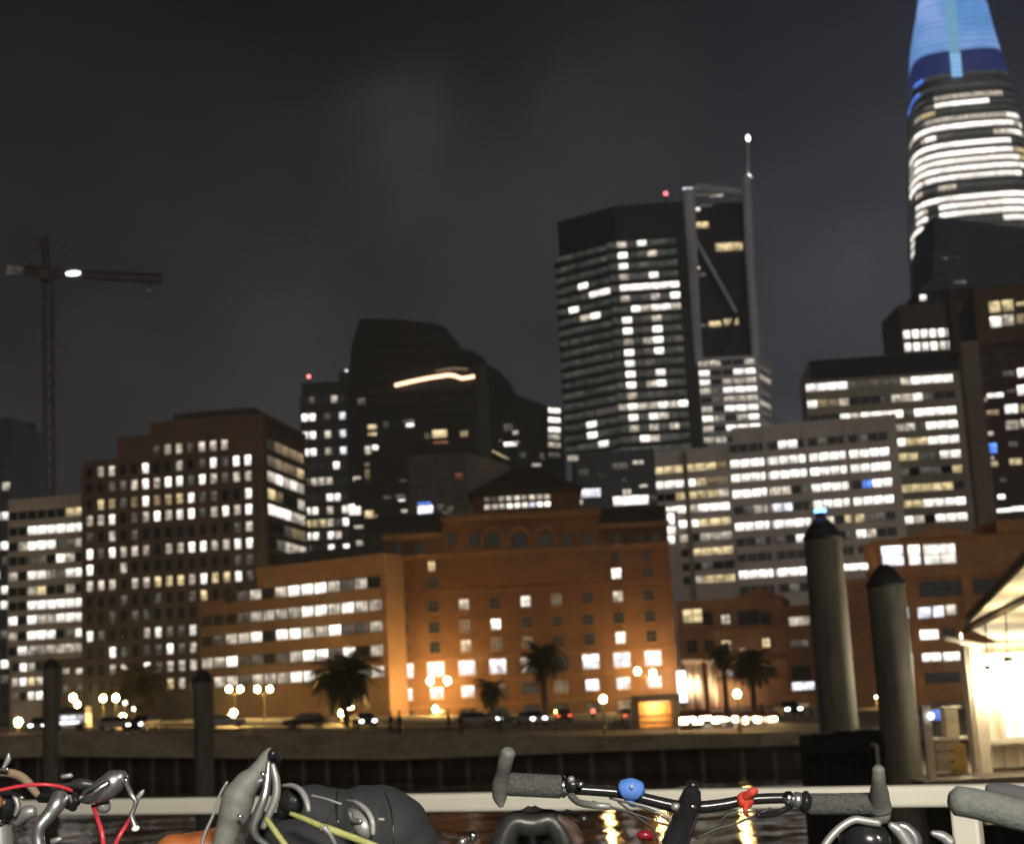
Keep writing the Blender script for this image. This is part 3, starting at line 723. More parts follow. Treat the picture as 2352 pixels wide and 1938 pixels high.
J1 = bld(1870, 318, 'long_grey_office_block', 'long grey office block with continuous bright white window bands behind the tall pilings')
fJ, zJ, pJ = block(J1, (1681, 985), (2056, 952), 320, 22, W_GREY)
grid(fJ, J1, 1683, 2054, 1150, 1770, [1024, 1059, 1092, 1129, 1167, 1205, 1241, 1277, 1316, 1352],
     ['.....##..d...d..', '################', '################', '####ww.d####.b##', '.dwwcc..########', '########ww.yydd.', '..d.d.#....d#w..', '................', '#######w##....##', '.....d....d.....'],
     wf=.93, hpx=19, skin=W_GREY, nx=2)
for x in (1767, 1862, 1955):
    u0, _ = fJ.hit(x, 1150); mb = MB(); fJ.box(u0 - .35, u0 + .35, gz(40), zJ - .3, 0, .5, mb); mb.build('mullion_pier', W_GREY, J1)
cap(J1, pJ, zJ, W_GREY, 1.2, .2)
sg = empty('lit_sign_shaft', fJ2.pt(fJ2.hit(1548, 1300)[0], 2.3, 3), 'glaring white lit sign, built as a windowed shaft right of the brick building', 'lit sign')
mb = MB(); u0, z0 = fJ2.hit(1538, 1640); u1, z1 = fJ2.hit(1560, 1178); fJ2.box(u0, u1, z0, z1, 1.0, 4.0, mb); mb.build('shaft', W_GREY, sg)  # upright white sign built as a shaft with bright windows
for (y, h_, wp) in ((1196, 26, 16), (1222, 20, 22), (1243, 18, 18)):
    win_px(fJ2, 1547, y, wp, h_, '#', sg, off=4.05, nx=2)

# ------------------------------------------------------------------ G: orange brick building with the pyramid roof
G = bld(1200, 250, 'orange_brick_building', 'orange brick building with a dark pyramid roof tower, lit from the street below')
fG, zG, pG = block(G, (884, 1233), (1532, 1197), 252, 12, W_BRICK, Dr=252 * 1.0)
# centre block and its arches
ua, za = fG.hit(1016, 1192); ub, zb = fG.hit(1374, 1178)
mb = MB(); fG.box(ua, ub, zG - 9, za, -14, .9, mb); mb.build('centre_block', W_BRICK, G)
mb = MB(); fG.box(ua - .3, ub + .3, za - .7, za + .3, -14.2, 1.5, mb); mb.build('cornice', W_STONE, G)
mb = MB(); u1, zc = fG.hit(890, 1284); fG.box(.0, fG.W, zc - .35, zc + .45, 0, 1.05, mb); mb.build('cornice', W_STONE, G)
mb = MB(); fG.box(-.3, fG.W + .3, zG - .6, zG + .25, -.5, .7, mb); mb.build('cornice', W_STONE, G)
for y in (1352, 1505, 1556, 1612):
    u1, z = fG.hit(1200, y); mb = MB(); fG.box(.05, fG.W - .05, z - .18, z + .18, 0, .28, mb); mb.build('string_course', W_STONE, G)
for x in (1132, 1192, 1252):
    u, z = fG.hit(x, 1236); r_ = 1.75
    pts = [fG.pt(u - r_, z - 1.6, 1.0)] + [fG.pt(u + r_ * math.cos(a), z + r_ * math.sin(a), 1.0) for a in [math.pi - math.pi * k / 10 for k in range(11)]] + [fG.pt(u + r_, z - 1.6, 1.0)]
    MB().tube(pts, .28, 6).build('arch', W_STONE, G)
    window(fG, u, z - .4, 2.4, 2.4, '.', G, nx=2, nz=2, off=.93)
for x in (1040, 1090, 1300, 1348):
    u, z = fG.hit(x, 1240); window(fG, u, z, 1.5, 2.2, '.', G, nx=1, nz=2, off=.93)
for x in (915, 965, 1420, 1470, 1508):
    u, z = fG.hit(x, 1262 if x < 1000 else 1240); window(fG, u, z, 1.5, 2.0, '.', G, nx=1, nz=2)
# roof tower
u0, z0 = fG.hit(1086, 1180); u1, z1 = fG.hit(1331, 1118)
mb = MB(); fG.box(u0, u1, za - .02, z1, -12, -1.0, mb); mb.build('roof_tower', W_BRICK, G)
fR = Face(fG.pt(u0, 0, -1.0), fG.pt(u1, 0, -1.0))
grid(fR, G, 1110, 1266, 1156, 1188, [1144, 1161], ['ddwwwwwww', 'www###c##'], wf=.86, hpx=13, skin=None, ft=.1)
e0, zt = fG.hit(1075, 1122); e1, _ = fG.hit(1338, 1112); _, zap = fG.hit(1204, 1066)
base = [fG.pt(e0, z1, .3), fG.pt(e1, z1, .3), fG.pt(e1, z1, -13.5), fG.pt(e0, z1, -13.5)]
um = (e0 + e1) / 2
ap = [fG.pt(um - 2.2, zap, -5.5), fG.pt(um + 2.2, zap, -5.5), fG.pt(um + 2.2, zap, -8), fG.pt(um - 2.2, zap, -8)]
MB().add([b_ - Vector((0, 0, .35)) for b_ in base] + base + ap, [(3, 2, 1, 0), (0, 1, 5, 4), (1, 2, 6, 5), (2, 3, 7, 6), (3, 0, 4, 7), (4, 5, 9, 8), (5, 6, 10, 9), (6, 7, 11, 10), (7, 4, 8, 11), (8, 9, 10, 11)]).build('pyramid_roof', ROOFD, G)
for (xl, yl, xr, yr) in ((1374, 1160, 1534, 1150),):
    ul, zl = fG.hit(xl, yl); ur, _ = fG.hit(xr, yr); mb = MB(); fG.box(ul, ur, zG, zl, -16, -5, mb); mb.build('rear_roof', ROOFD, G)
GP = [('.yw......', 1289, 18, 24), ('.....dw#.', 1328, 24, 26), ('..w.#d.w.', 1381, 24, 26), ('..d#.....', 1430, 24, 26), ('..wdd..#.', 1476, 24, 28), ('ccccw.ccc', 1527, 40, 36), ('cccd.dccc', 1581, 32, 28)]
ua, ub = fG.hit(930, 1536)[0], fG.hit(1499, 1502)[0]
for p, y, wp, hp in GP:
    _, z = fG.hit(1200, y); wd, h = fG.size(1200, y, wp, hp)
    for i, ch in enumerate(p):
        u = ua + (ub - ua) * i / 8
        window(fG, u, z, wd, h, ch, G, nx=2, nz=2, ft=.13, pale=ch != '.')
        mb = MB(); fG.box(u - wd / 2 - .12, u + wd / 2 + .12, z - h / 2 - .3, z - h / 2 - .02, 0, .3, mb); mb.build('sill', W_STONE, G)
        mb = MB(); fG.box(u - wd / 2 - .12, u + wd / 2 + .12, z + h / 2 + .02, z + h / 2 + .3, 0, .25, mb); mb.build('lintel', W_STONE, G)
for i in range(10):      # brick pilasters between the bays
    u = ua + (ub - ua) * (i - .5) / 8
    mb = MB(); fG.box(max(.1, u - .35), min(fG.W - .1, u + .35), gz(0), fG.hit(1200, 1290)[1], 0, .2, mb); mb.build('pilaster', W_BRICK, G)
for i in range(9):       # dark street level arcade
    u = ua + (ub - ua) * i / 8; z = fG.hit(1200, 1640)[1]
    window(fG, u, z + .2, 2.6, 2.6, 'o' if i in (7, 8) else '.', G, nx=2, nz=1, ft=.15)

# ------------------------------------------------------------------ H: tan office with five lit floors
H = bld(670, 250, 'tan_office_building', 'tan five storey office building with long lit window bands left of the orange brick building')
fH, zH, pH = block(H, (590, 1306), (883, 1272), 262, 24, W_OFFICE)
ext = fH.pt(fH.hit(458, 1480)[0], 0, 0); ext2 = ext - fH.n * 20
MB().prism([ext[:2], pH[0][:2], pH[3][:2], ext2[:2]], gz(-40) - .5, fH.hit(560, 1372)[1]).build('lower_wing', W_OFFICE, H)
grid(fH, H, 463, 882, 1450, 700, [1354, 1405, 1453, 1506, 1553], ['   .dw.w###wdw.'[1:], '...dwwww##w#ww'[:14], '.dww#.##ww#ddw', 'ww#dd.dw##d#.w', 'cwwdwww##w..dw'], wf=.93, hpx=25, skin=W_OFFICE, nx=3)
cap(H, pH, zH, W_OFFICE, .8, .2)
H2 = bld(720, 275, 'dark_flat_block', 'dark flat roofed block between the tan office building and the slim dark tower')
block(H2, (640, 1272), (880, 1250), 285, 15, W_DARK)

# ------------------------------------------------------------------ K: low brown buildings right of the brick one
K = bld(1690, 215, 'brown_brick_building', 'low brown brick building with a small pediment and a bright shop front at street level')
fK, zK, pK = block(K, (1552, 1382), (1795, 1366), 218, 16, W_BRICKD)
ul, zl = fK.hit(1690, 1375); ur, _ = fK.hit(1790, 1370); um = (ul + ur) / 2
P = [fK.pt(ul, zK - .02, .4), fK.pt(ur, zK - .02, .4), fK.pt(um, zK + 1.2, .4)]
MB().add(P + [p - fK.n * 3 for p in P], [(0, 1, 2), (5, 4, 3), (0, 3, 4, 1), (1, 4, 5, 2), (2, 5, 3, 0)]).build('pediment', W_BRICKD, K)
for y in (1440, 1514, 1560):
    u1, z = fK.hit(1690, y); mb = MB(); fK.box(.05, fK.W - .05, z - .15, z + .15, 0, .3, mb); mb.build('string_course', W_STONE, K)
for (x, y, a, b_, k) in ((1591, 1414, 46, 33, 'y'), (1667, 1422, 22, 24, 'w'), (1669, 1484, 24, 30, 'y'), (1760, 1476, 20, 24, 'y'), (1708, 1492, 16, 10, 'w'), (1675, 1545, 20, 16, 'w'), (1625, 1420, 24, 30, '.'), (1720, 1418, 50, 34, '.'), (1590, 1484, 24, 30, '.'), (1630, 1484, 24, 30, '.'), (1720, 1545, 24, 28, '.'), (1770, 1545, 24, 28, '.'), (1760, 1420, 24, 30, '.')):
    win_px(fK, x, y, a, b_, k, K, nx=2, nz=2, ft=.1)
PALE = mat('pale_column_stone', (.55, .43, .32), .7, 0, .15, .5)
for x in (1592, 1613, 1645):
    u, zb = fK.hit(x, 1650); _, zt = fK.hit(x, 1522)
    MB().tube([fK.pt(u, zb, .8), fK.pt(u, zt, .8)], [.62, .54], 14).build('column', PALE, K, True)
    mb = MB(); fK.box(u - .8, u + .8, zt, zt + .5, .1, 1.6, mb); mb.build('capital', PALE, K)
u0, zz = fK.hit(1563, 1648); u1, _ = fK.hit(1788, 1640)
mb = MB(); fK.box(u0, u1, zz + 0.75, zz + 1.1, .2, 2.6, mb); mb.build('canopy', mat('dark_red_canvas', (.14, .03, .025), .8), K)
SHOP = emis('shop_light', (1, .80, .62), 2.4)
n_ = 12
for i in range(n_):
    ua_, ub_ = u0 + (u1 - u0) * (i + .06) / n_, u0 + (u1 - u0) * (i + .94) / n_
    mb = MB(); fK.box(ua_, ub_, zz - .35 + random.uniform(-.05, .05), zz + .4, .05, .12, mb); mb.build('shop_window', SHOP if i < 9 or i == 11 else LIT['y'], K)
K2 = bld(1840, 200, 'pier_orange_corner_building', 'orange corner building with a few white windows half hidden by the tallest piling')
fK2, zK2, pK2 = block(K2, (1797, 1392), (2010, 1376), 205, 16, W_BRICKD)
for (x, y, a, b_, k) in ((1836, 1426, 50, 22, 'w'), (1845, 1575, 54, 20, 'c'), (1836, 1478, 44, 18, 'd'), (1840, 1545, 44, 34, '.'), (1990, 1420, 40, 30, '#'), (1984, 1466, 28, 24, '#'), (1950, 1418, 34, 26, 'w'), (1996, 1520, 22, 14, 'y'), (1968, 1570, 26, 16, 'w'), (1996, 1573, 20, 16, 'd'), (1960, 1620, 40, 24, 'b'), (1985, 1640, 40, 16, 'r')):
    win_px(fK2, x, y, a, b_, k, K2, nx=2)
mb = MB(); ua_, z0 = fK2.hit(1802, 1668); ub_, z1 = fK2.hit(1875, 1592); fK2.box(ua_, ub_, z0, z1, .0, .5, mb); mb.build('shop_surround', mat('orange_plaster', (.5, .26, .11), .8), K2)
win_px(fK2, 1842, 1632, 40, 36, 'o', K2, off=.55, nx=2)

# ------------------------------------------------------------------ P: brown brick building on the right with big windows
W_BRICKP = mat('warehouse_brick', (.50, .25, .10), .85, 0, .22, .35, .2)
P_ = bld(2150, 180, 'gabled_brick_building', 'brown brick warehouse with a low gable and tall white lit windows behind the cream pavilion')
fP, zP, pP = block(P_, (2012, 1240), (2420, 1222), 180, 7, W_BRICKP, Dr=180)
wa, wb = at(1930, 1330, 180.5), at(2013, 1326, 180.5)
MB().prism([wa[:2], wb[:2], (wb.x, 190), (wa.x, 190)], gz(60) - .5, wa.z).build('side_wing', W_BRICKD, P_)
ul, _ = fP.hit(2060, 1240); ur, _ = fP.hit(2250, 1222); um = (ul + ur) / 2
Q = [fP.pt(ul, zP - .02, .3), fP.pt(ur, zP - .02, .3), fP.pt(um, zP + 1.35, .3)]
MB().add(Q + [p - fP.n * 8 for p in Q], [(0, 1, 2), (5, 4, 3), (0, 3, 4, 1), (1, 4, 5, 2), (2, 5, 3, 0)]).build('gable', W_BRICKP, P_)
u0, z0 = fP.hit(2290, 1225); mb = MB(); fP.box(u0, fP.W, zP, zP + 1.6, -10, .2, mb); mb.build('parapet', W_BRICKP, P_)
for y, t_ in ((1312, .6), (1380, .3), (1432, .3), (1482, .35)):
    u1, z = fP.hit(2150, y); mb = MB(); fP.box(.05, fP.W - .05, z - t_, z + t_, 0, .3, mb); mb.build('string_course', W_BRICKP, P_)
for x in (2100, 2225, 2330):
    u0, z0 = fP.hit(x, 1430); mb = MB(); fP.box(u0 - .45, u0 + .45, gz(50), fP.hit(x, 1318)[1], 0, .38, mb); mb.build('pilaster', W_BRICKP, P_)
for (x, y, a, b_, k, n) in ((2050, 1276, 52, 48, 'c', 1), (2100, 1274, 30, 48, '#', 1), (2158, 1272, 76, 48, '#', 2), (2160, 1351, 98, 34, '.', 3), (2266, 1345, 60, 34, '.', 2), (2079, 1408, 18, 28, 'c', 1), (2122, 1407, 36, 28, 'c', 1), (2155, 1404, 28, 28, 'c', 1), (2184, 1400, 26, 26, 'w', 1),
                            (2134, 1457, 46, 25, '#', 1), (2180, 1454, 30, 22, '.', 1), (2090, 1510, 18, 22, 'w', 1), (2138, 1509, 50, 22, '#', 2), (2190, 1507, 50, 22, '#', 2), (2160, 1556, 90, 24, '.', 3), (1960, 1302, 70, 18, '#', 3)):
    win_px(fP, x, y, a, b_, k, P_, nx=max(1, n), nz=2 if b_ > 30 else 1, ft=.1)
exec_parts.append('city')

# ------------------------------------------------------------------ tower crane far left
TC = bld(110, 450, 'tower_crane', 'dim red lattice tower crane with one bright white work lamp on its jib', 'crane')
RED = mat('dark_red_paint', (.13, .055, .048), .6, .2, .2, .3)
DC = 450
def lattice(p, q_, wd, n, name, parent, rr=.16):
    p, q_ = Vector(p), Vector(q_); t_ = (q_ - p).normalized(); a = t_.cross(Vector((0, 1, 0))).normalized(); b_ = t_.cross(a)
    mb = MB(); cs = [(a * sx + b_ * sy) * wd / 2 for sx, sy in ((1, 1), (1, -1), (-1, -1), (-1, 1))]
    for c in cs: mb.tube([p + c, q_ + c], rr, 4)
    for i in range(n):
        p0 = p + (q_ - p) * (i / n); p1 = p + (q_ - p) * ((i + 1) / n)
        for k in range(4): mb.tube([p0 + cs[k], p1 + cs[(k + 1) % 4]], rr * .7, 4)
    return mb.build(name, RED, parent)
bt = at(118, 1500, DC); lattice((bt.x, bt.y, gz(bt.x)), at(110, 640, DC), 2.6, 34, 'mast', TC)
lattice(at(118, 628, DC), at(372, 640, DC), 2.2, 22, 'jib', TC)
lattice(at(102, 626, DC), at(30, 617, DC), 2.2, 7, 'counter_jib', TC)
lattice(at(110, 640, DC), at(100, 545, DC), 1.6, 8, 'tower_head', TC)
MB().tube([at(100, 545, DC), at(300, 636, DC)], .12, 4).build('stay', RED, TC)
MB().tube([at(100, 545, DC), at(36, 616, DC)], .12, 4).build('stay', RED, TC)
MB().box(at(104, 632, DC - 2), (2.4, 2.6, 3.4)).build('cab', mat('pale_cab', (.16, .12, .1), .6), TC)
MB().box(at(36, 622, DC), (5, 2, 3)).build('counterweight', W_GREY, TC)
MB().sphere(at(168, 628, DC - 1.6), .85, sc=(2.7, .8, .8)).build('work_lamp', emis('cold_lamp', (.70, .84, 1), 6), TC)
MB().tube([at(345, 642, DC), at(342, 668, DC)], .12, 4).build('hook_cable', RED, TC)
MB().sphere(at(342, 669, DC), .7).build('hook_block', W_GREY, TC)

# ------------------------------------------------------------------ street lamps
POST = mat('lamp_post_paint', (.05, .04, .03), .5, .3, .2, 2)
GLOBE = emis('sodium_globe', (1, .62, .20), 300)
GLOBEW = emis('white_globe', (1, .95, .88), 20)
def lamp(heads, D, label, power, group='street lamps along the waterfront', globe=GLOBE, r=.32, col=(1, .60, .17), up=False):
    P = [at(x, y, D) for x, y in heads]; c = sum(P, Vector()) / len(P); g_ = gz(c.x)
    e = empty('street_lamp', (c.x, c.y, g_), label, 'street lamp', group)
    top = c.z - .55
    MB().tube([(c.x, c.y, g_), (c.x, c.y, g_ + .5), (c.x, c.y, g_ + .6), (c.x, c.y, top)], [.2, .17, .09, .06], 10).build('post', POST, e)
    for p in P:
        if len(P) > 1:
            MB().tube(smoothed([(c.x, c.y, top - .1), ((c.x + p.x) / 2, (c.y + p.y) / 2, top - .25), (p.x, p.y, p.z - r * .58)], 4), .035, 6).build('arm', POST, e)
        else:
            MB().tube([(c.x, c.y, top), (p.x, p.y, p.z - r * .55)], .09, 8).build('collar', POST, e)
        MB().sphere(p, r * .62, sc=(1, 1, 1.1)).build('globe', globe, e, True)
    if power:
        ld = bpy.data.lights.new('lamp_light', 'POINT'); ld.energy = power; ld.color = col; ld.shadow_soft_size = r * 1.1
        lo = bpy.data.objects.new('lamp_light', ld); lo.location = c + Vector((0, 0, .0)); lo.location.y -= r + .3
        link(lo, e)
    return e
lamp([(526, 1582), (552, 1582)], 232, 'twin globe street lamp on the left in front of the tan office building', 2400, r=.6)
lamp([(591, 1582), (620, 1582)], 232, 'twin globe street lamp second from the left in front of the tan office building', 2400, r=.6)
lamp([(988, 1563), (1028, 1563)], 246, 'twin globe street lamp glowing before the lit windows of the orange brick building', 2900, r=.75)
lamp([(1464, 1541), (1500, 1545)], 245, 'wide twin globe street lamp at the right end of the orange brick building', 3500, r=.72)
lamp([(1000, 1628)], 246.5, 'low single globe lamp in the middle of the orange brick front', 3300, r=.62)
lamp([(1385, 1605)], 112, 'single globe lamp glowing left of the dark bus shelter', 260, r=.36)
lamp([(537, 1636)], 170, 'low single globe lamp under the twin lamps by the tan office', 2200, r=.5)
lamp([(785, 1637)], 170, 'single globe lamp at the foot of the wide palm, the lower of a close pair', 1500, r=.5)
lamp([(806, 1625)], 185, 'single globe lamp at the foot of the wide palm, the higher of a close pair', 1500, r=.45)
lamp([(42, 1658)], 165, 'large glowing globe lamp low in the far left corner', 900, r=.6, col=(1, .5, .2))
lamp([(168, 1602)], 210, 'upper globe lamp beside the far left piling', 1200, r=.65)
lamp([(178, 1617)], 205, 'lower globe lamp beside the far left piling', 600, r=.5)
lamp([(237, 1603)], 215, 'left globe of the row of lamps before the brown stone building', 1200, r=.6)
lamp([(266, 1602)], 215, 'second globe of the row of lamps before the brown stone building', 1200, r=.65)
lamp([(287, 1613)], 205, 'third lower globe of the row of lamps before the brown stone building', 700, r=.45, globe=GLOBEW)
lamp([(308, 1627)], 200, 'small white lamp lowest in the row before the brown stone building', 500, r=.35, globe=GLOBEW)
lamp([(282, 1647)], 170, 'warm globe lamp low over the parked cars on the left', 700, r=.58)
lamp([(1693, 1593)], 108, 'globe lamp shining before the low brown brick building', 260, r=.36)
lamp([(1866, 1655)], 150, 'white globe lamp close to the left side of the tallest piling', 700, r=.5, globe=GLOBEW, col=(1, .85, .7))
lamp([(2012, 1600)], 170, 'lamp in the gap between the two tall pilings', 500, r=.18, globe=GLOBEW)

# lit banner column at the right corner of the brick building
bn = empty('lit_banner', at(1566, 1640, 215.5), 'tall glaring white lit banner at the right corner of the brick building', 'banner')
q0 = at(1566, 1576, 215.5); q1 = at(1546, 1572, 247.5)
MB().box(q0, (1.2, .3, 4.3)).build('panel', emis('white_banner', (.95, .92, 1), 3.0), bn)
for k_ in (-1, 1): MB().box(q0 + Vector((0, 0, 2.2 * k_)), (1.4, .4, .12)).build('frame_bar', POST, bn)
MB().tube([(q0.x, q0.y + .3, gz(q0.x)), (q0.x, q0.y + .3, q0.z + 2.4)], .1, 8).build('pole', POST, bn)
for pq, pw in ((q1, 2500), (q0 + Vector((1.5, -.3, .3)), 900), (at(1668, 1590, 214), 700)):  # added fills that brighten the brick end wall and the columns
    ld = bpy.data.lights.new('wall_fill_light', 'POINT'); ld.energy = pw; ld.color = (1, .78, .48); ld.shadow_soft_size = .5
    lo = bpy.data.objects.new('wall_fill_light', ld); lo.location = pq; link(lo, bn)

# bus shelter
bs = empty('bus_shelter', at(1507, 1668, 130), 'dark framed glass waiting shelter in front of the orange brick building', 'shelter')
p0, p1 = at(1458, 1668, 128), at(1560, 1664, 128); g_ = gz((p0.x + p1.x) / 2); wS = p1.x - p0.x; hS = 2.35
cx, cy = (p0.x + p1.x) / 2, 128
for sx in (-1, 1):
    for sy in (0, 1.6):
        MB().box((cx + sx * (wS / 2 - .12), cy + sy, g_ + hS / 2), (.6, .24, hS)).build('post', POST, bs)
MB().box((cx, cy + .8, g_ + hS + .2), (wS + .4, 2.2, .55)).build('roof', POST, bs)
MB().box((cx, cy + 1.3, g_ + .5), (wS * .7, .4, .08)).build('bench', POST, bs)
MB().box((cx, cy + 1.75, g_ + hS / 2), (wS - .8, .06, hS - .1)).build('lit_wall_panel', mat('lit_wall_ochre', (.42, .22, .08), .6), bs)  # added panel, its ochre stands in for the lit wall behind
MB().box((cx, cy + 1.66, g_ + 1.1), (wS - .5, .06, .07)).build('rail', POST, bs)
MB().box((cx + .2, cy + .8, g_ + hS - .15), (wS * .5, .6, .1)).build('ceiling_lamp', LIT['y'], bs)
ld = bpy.data.lights.new('shelter_light', 'POINT'); ld.energy = 600; ld.color = (1, .62, .25); ld.shadow_soft_size = .3
lo = bpy.data.objects.new('shelter_light', ld); lo.location = (cx, cy + .8, g_ + hS - .4); link(lo, bs)

# made-up stalls carrying the bright shop front strip on the promenade edge
CANV = mat('dark_red_canvas_awning', (.16, .035, .03), .8, 0, .2, 4); STL = emis('shop_strip_glow', (1, .66, .34), 60); STL2 = emis('shop_strip_glow_dim', (1, .62, .36), 2)
for x0, x1, D_, lab in ((1564, 1637, 121, 'brightest made-up stall of the shop light strip, right beside the waiting shelter'), (1638, 1697, 121, 'middle made-up stall of the shop light strip between the columns and the lit palm'), (1699, 1740, 121, 'narrow made-up stall of the shop light strip under the lit palm'), (1743, 1766, 121, 'small made-up stall of the shop light strip just right of the lit palm trunk'), (1770, 1788, 121, 'smallest made-up stall of the shop light strip, nearest the tallest piling')):
    p0, p1 = at(x0, 1655, D_), at(x1, 1652, D_); g_ = gz(p0.x); c = (p0.x + p1.x) / 2; wd = p1.x - p0.x; zc = (p0.z + p1.z) / 2
    ms = empty('strip_stall', (c, D_ + .7, g_), lab, 'made-up stall', 'made-up stalls of the shop light strip')
    MB().box((c, D_ + .7, (g_ + zc - .28) / 2), (wd * .96, 1.2, zc - .28 - g_)).build('counter', POST, ms)
    xk = -wd / 2
    while xk < wd / 2 - .1:
        wk = min(random.uniform(.22, .75), wd / 2 - xk); hk = random.uniform(.2, .5)
        MB().box((c + xk + wk / 2, D_ + 1.0 - random.uniform(0, .3), zc + .22 - hk / 2), (wk * .93, .1, hk)).build('lit_panel', random.choice((STL, STL, STL2)), ms); xk += wk
    for k_ in range(int(wd * 1.2)):
        MB().box((c + random.uniform(-.45, .45) * wd, D_ + .06, zc - .45 + random.uniform(-.1, .1)), (random.uniform(.12, .4), .1, random.uniform(.08, .22))).build('glow_spot', random.choice((LIT['r'], LIT['o'], LIT['w'])), ms)  # glowing boxes put in as the red and white light spots
    MB().add([(c - wd / 2, D_ - .1, zc + .3), (c + wd / 2, D_ - .1, zc + .3), (c + wd / 2, D_ + 1.5, zc + .62), (c - wd / 2, D_ + 1.5, zc + .62), (c - wd / 2, D_ - .1, zc + .36), (c + wd / 2, D_ - .1, zc + .36), (c + wd / 2, D_ + 1.5, zc + .68), (c - wd / 2, D_ + 1.5, zc + .68)],
             [(0, 1, 2, 3), (7, 6, 5, 4), (0, 4, 5, 1), (1, 5, 6, 2), (2, 6, 7, 3), (3, 7, 4, 0)]).build('awning', CANV, ms)
    for sx in (-1, 1):
        MB().box((c + sx * (wd / 2 - .06), D_ + .05, (g_ + zc + .3) / 2), (.07, .07, zc + .3 - g_)).build('post', POST, ms)

# traffic signals
def signal(px, py, D, label):
    p = at(px, py, D); e = empty('traffic_light', (p.x, p.y, gz(p.x)), label, 'traffic light', 'traffic lights along the street')
    MB().tube([(p.x, p.y, gz(p.x)), (p.x, p.y, p.z + .2)], .07, 8).build('pole', POST, e)
    MB().box((p.x, p.y - .15, p.z - .3), (.4, .3, 1.1)).build('housing', POST, e)
    MB().sphere((p.x, p.y - .32, p.z), .26).build('red_lens', emis('red_lens', (1, .18, .1), 3), e)
signal(1362, 1632, 200, 'red traffic light just left of the waiting shelter')
signal(1427, 1633, 215, 'red traffic light close beside the shelter, the right one of the two')

# ------------------------------------------------------------------ cars
CARP = {k: mat('car_paint_' + k, c, .3, .3, .05, 1) for k, c in (('dark', (.02, .02, .025)), ('silver', (.3, .3, .3)), ('white', (.6, .6, .58)), ('red', (.25, .02, .02)), ('blue', (.02, .04, .12)))}
TYRE = mat('tyre', (.02, .02, .02), .8); HUB = mat('wheel_rim', (.3, .3, .3), .4, .7)
HEAD = emis('headlight_glow', (1, .97, .92), 14); TAIL = emis('taillight_glow', (1, .12, .05), 3)
def car(px, py, D, rz, paint, label, on=True, van=False):
    p = at(px, py, D); g_ = gz(p.x) + .012
    e = empty('parked_car' if not on else 'car', (p.x, p.y, g_), label, 'car', 'cars on the waterfront street', 0)
    T = Matrix.Translation((p.x, p.y, g_)) @ Matrix.Rotation(rz, 4, 'Z')
    hgt = 1.9 if van else 1.42
    side = [(-2.1, .35), (2.1, .35), (2.15, .62), (2.0, .82), (1.15, .92), (-1.7, .98), (-2.12, .9)]
    cab = [(-1.75, .97), (1.1, .93), (.35, hgt), (-1.25, hgt)] if not van else [(-2.0, .97), (1.3, .93), (.85, hgt), (-1.95, hgt)]
    def ext(poly, wb, wt, nm, m):
        zs_ = [z for _, z in poly]; z0, z1 = min(zs_), max(zs_); vs = []
        for s_ in (-1, 1):
            for x, z in poly:
                t_ = (z - z0) / max(.01, z1 - z0); vs.append(T @ Vector((x, s_ * (wb + (wt - wb) * t_) / 2, z)))
        n = len(poly); fs = [tuple(range(n - 1, -1, -1)), tuple(range(n, 2 * n))] + [(i, (i + 1) % n, n + (i + 1) % n, n + i) for i in range(n)]
        o = mesh_obj(nm, vs, fs, m, e)
        bm = bmesh.new(); bm.from_mesh(o.data); bmesh.ops.recalc_face_normals(bm, faces=bm.faces); bm.to_mesh(o.data); bm.free(); return o
    ext(side, 1.74, 1.78, 'body', CARP[paint]); ext(cab, 1.64, 1.36, 'cabin_glass', GLASS)
    roof = [(cab[3][0] + .02, hgt), (cab[2][0] - .02, hgt), (cab[2][0] - .1, hgt + .05), (cab[3][0] + .1, hgt + .05)]
    ext(roof, 1.38, 1.3, 'roof', CARP[paint])
    for sx in (-1.3, 1.35):
        for sy in (-.82, .82):
            wv = MB().tube([(sx, sy - .1, .33), (sx, sy + .1, .33)], .33, 14).tube([(sx, sy - .104, .33), (sx, sy + .104, .33)], .2, 10, 1)
            wv.v = [T @ v for v in wv.v]; wv.build('wheel', [TYRE, HUB], e)
    for sy in (-.62, .62):
        m_ = MB().sphere((2.07, sy, .70), .16, sc=(.6, 1.3, .8)); m_.v = [T @ v for v in m_.v]; m_.build('headlight', HEAD if on else HUB, e)
        m_ = MB().box((-2.12, sy, .78), (.08, .3, .16)); m_.v = [T @ v for v in m_.v]; m_.build('taillight', TAIL if on else CARP['red'], e)
TC_ = R(-90)
car(92, 1684, 150, R(-80), 'silver', 'car with one glaring white headlight beside the far left piling')
car(272, 1682, 152, R(-20), 'white', 'pale car parked side on among reflections on the left', on=False)
car(330, 1682, 150, R(-100), 'dark', 'dark car with white headlights right of the pale parked car')
car(517, 1672, 160, R(10), 'silver', 'silver car parked below the low globe lamp by the second piling', on=False)
car(702, 1676, 156, R(175), 'dark', 'dark car parked side on left of the wide palm', on=False)
car(838, 1672, 148, R(-75), 'blue', 'dark blue car with two white headlights right of the wide palm')
car(1100, 1680, 148, R(-15), 'silver', 'car with a low headlight before the orange brick building')
car(1150, 1678, 152, R(5), 'dark', 'dark car parked behind the lone walker on the promenade', on=False)
car(1222, 1672, 150, R(-70), 'white', 'white car with bright headlights beside the tall palm trunk')
car(1292, 1662, 165, R(95), 'dark', 'dark car seen from behind with red tail lights right of the tall palm')
car(1440, 1668, 160, R(100), 'silver', 'silver car seen from behind just left of the waiting shelter')
car(1815, 1680, 150, R(-85), 'dark', 'dark car with headlights left of the tallest piling')
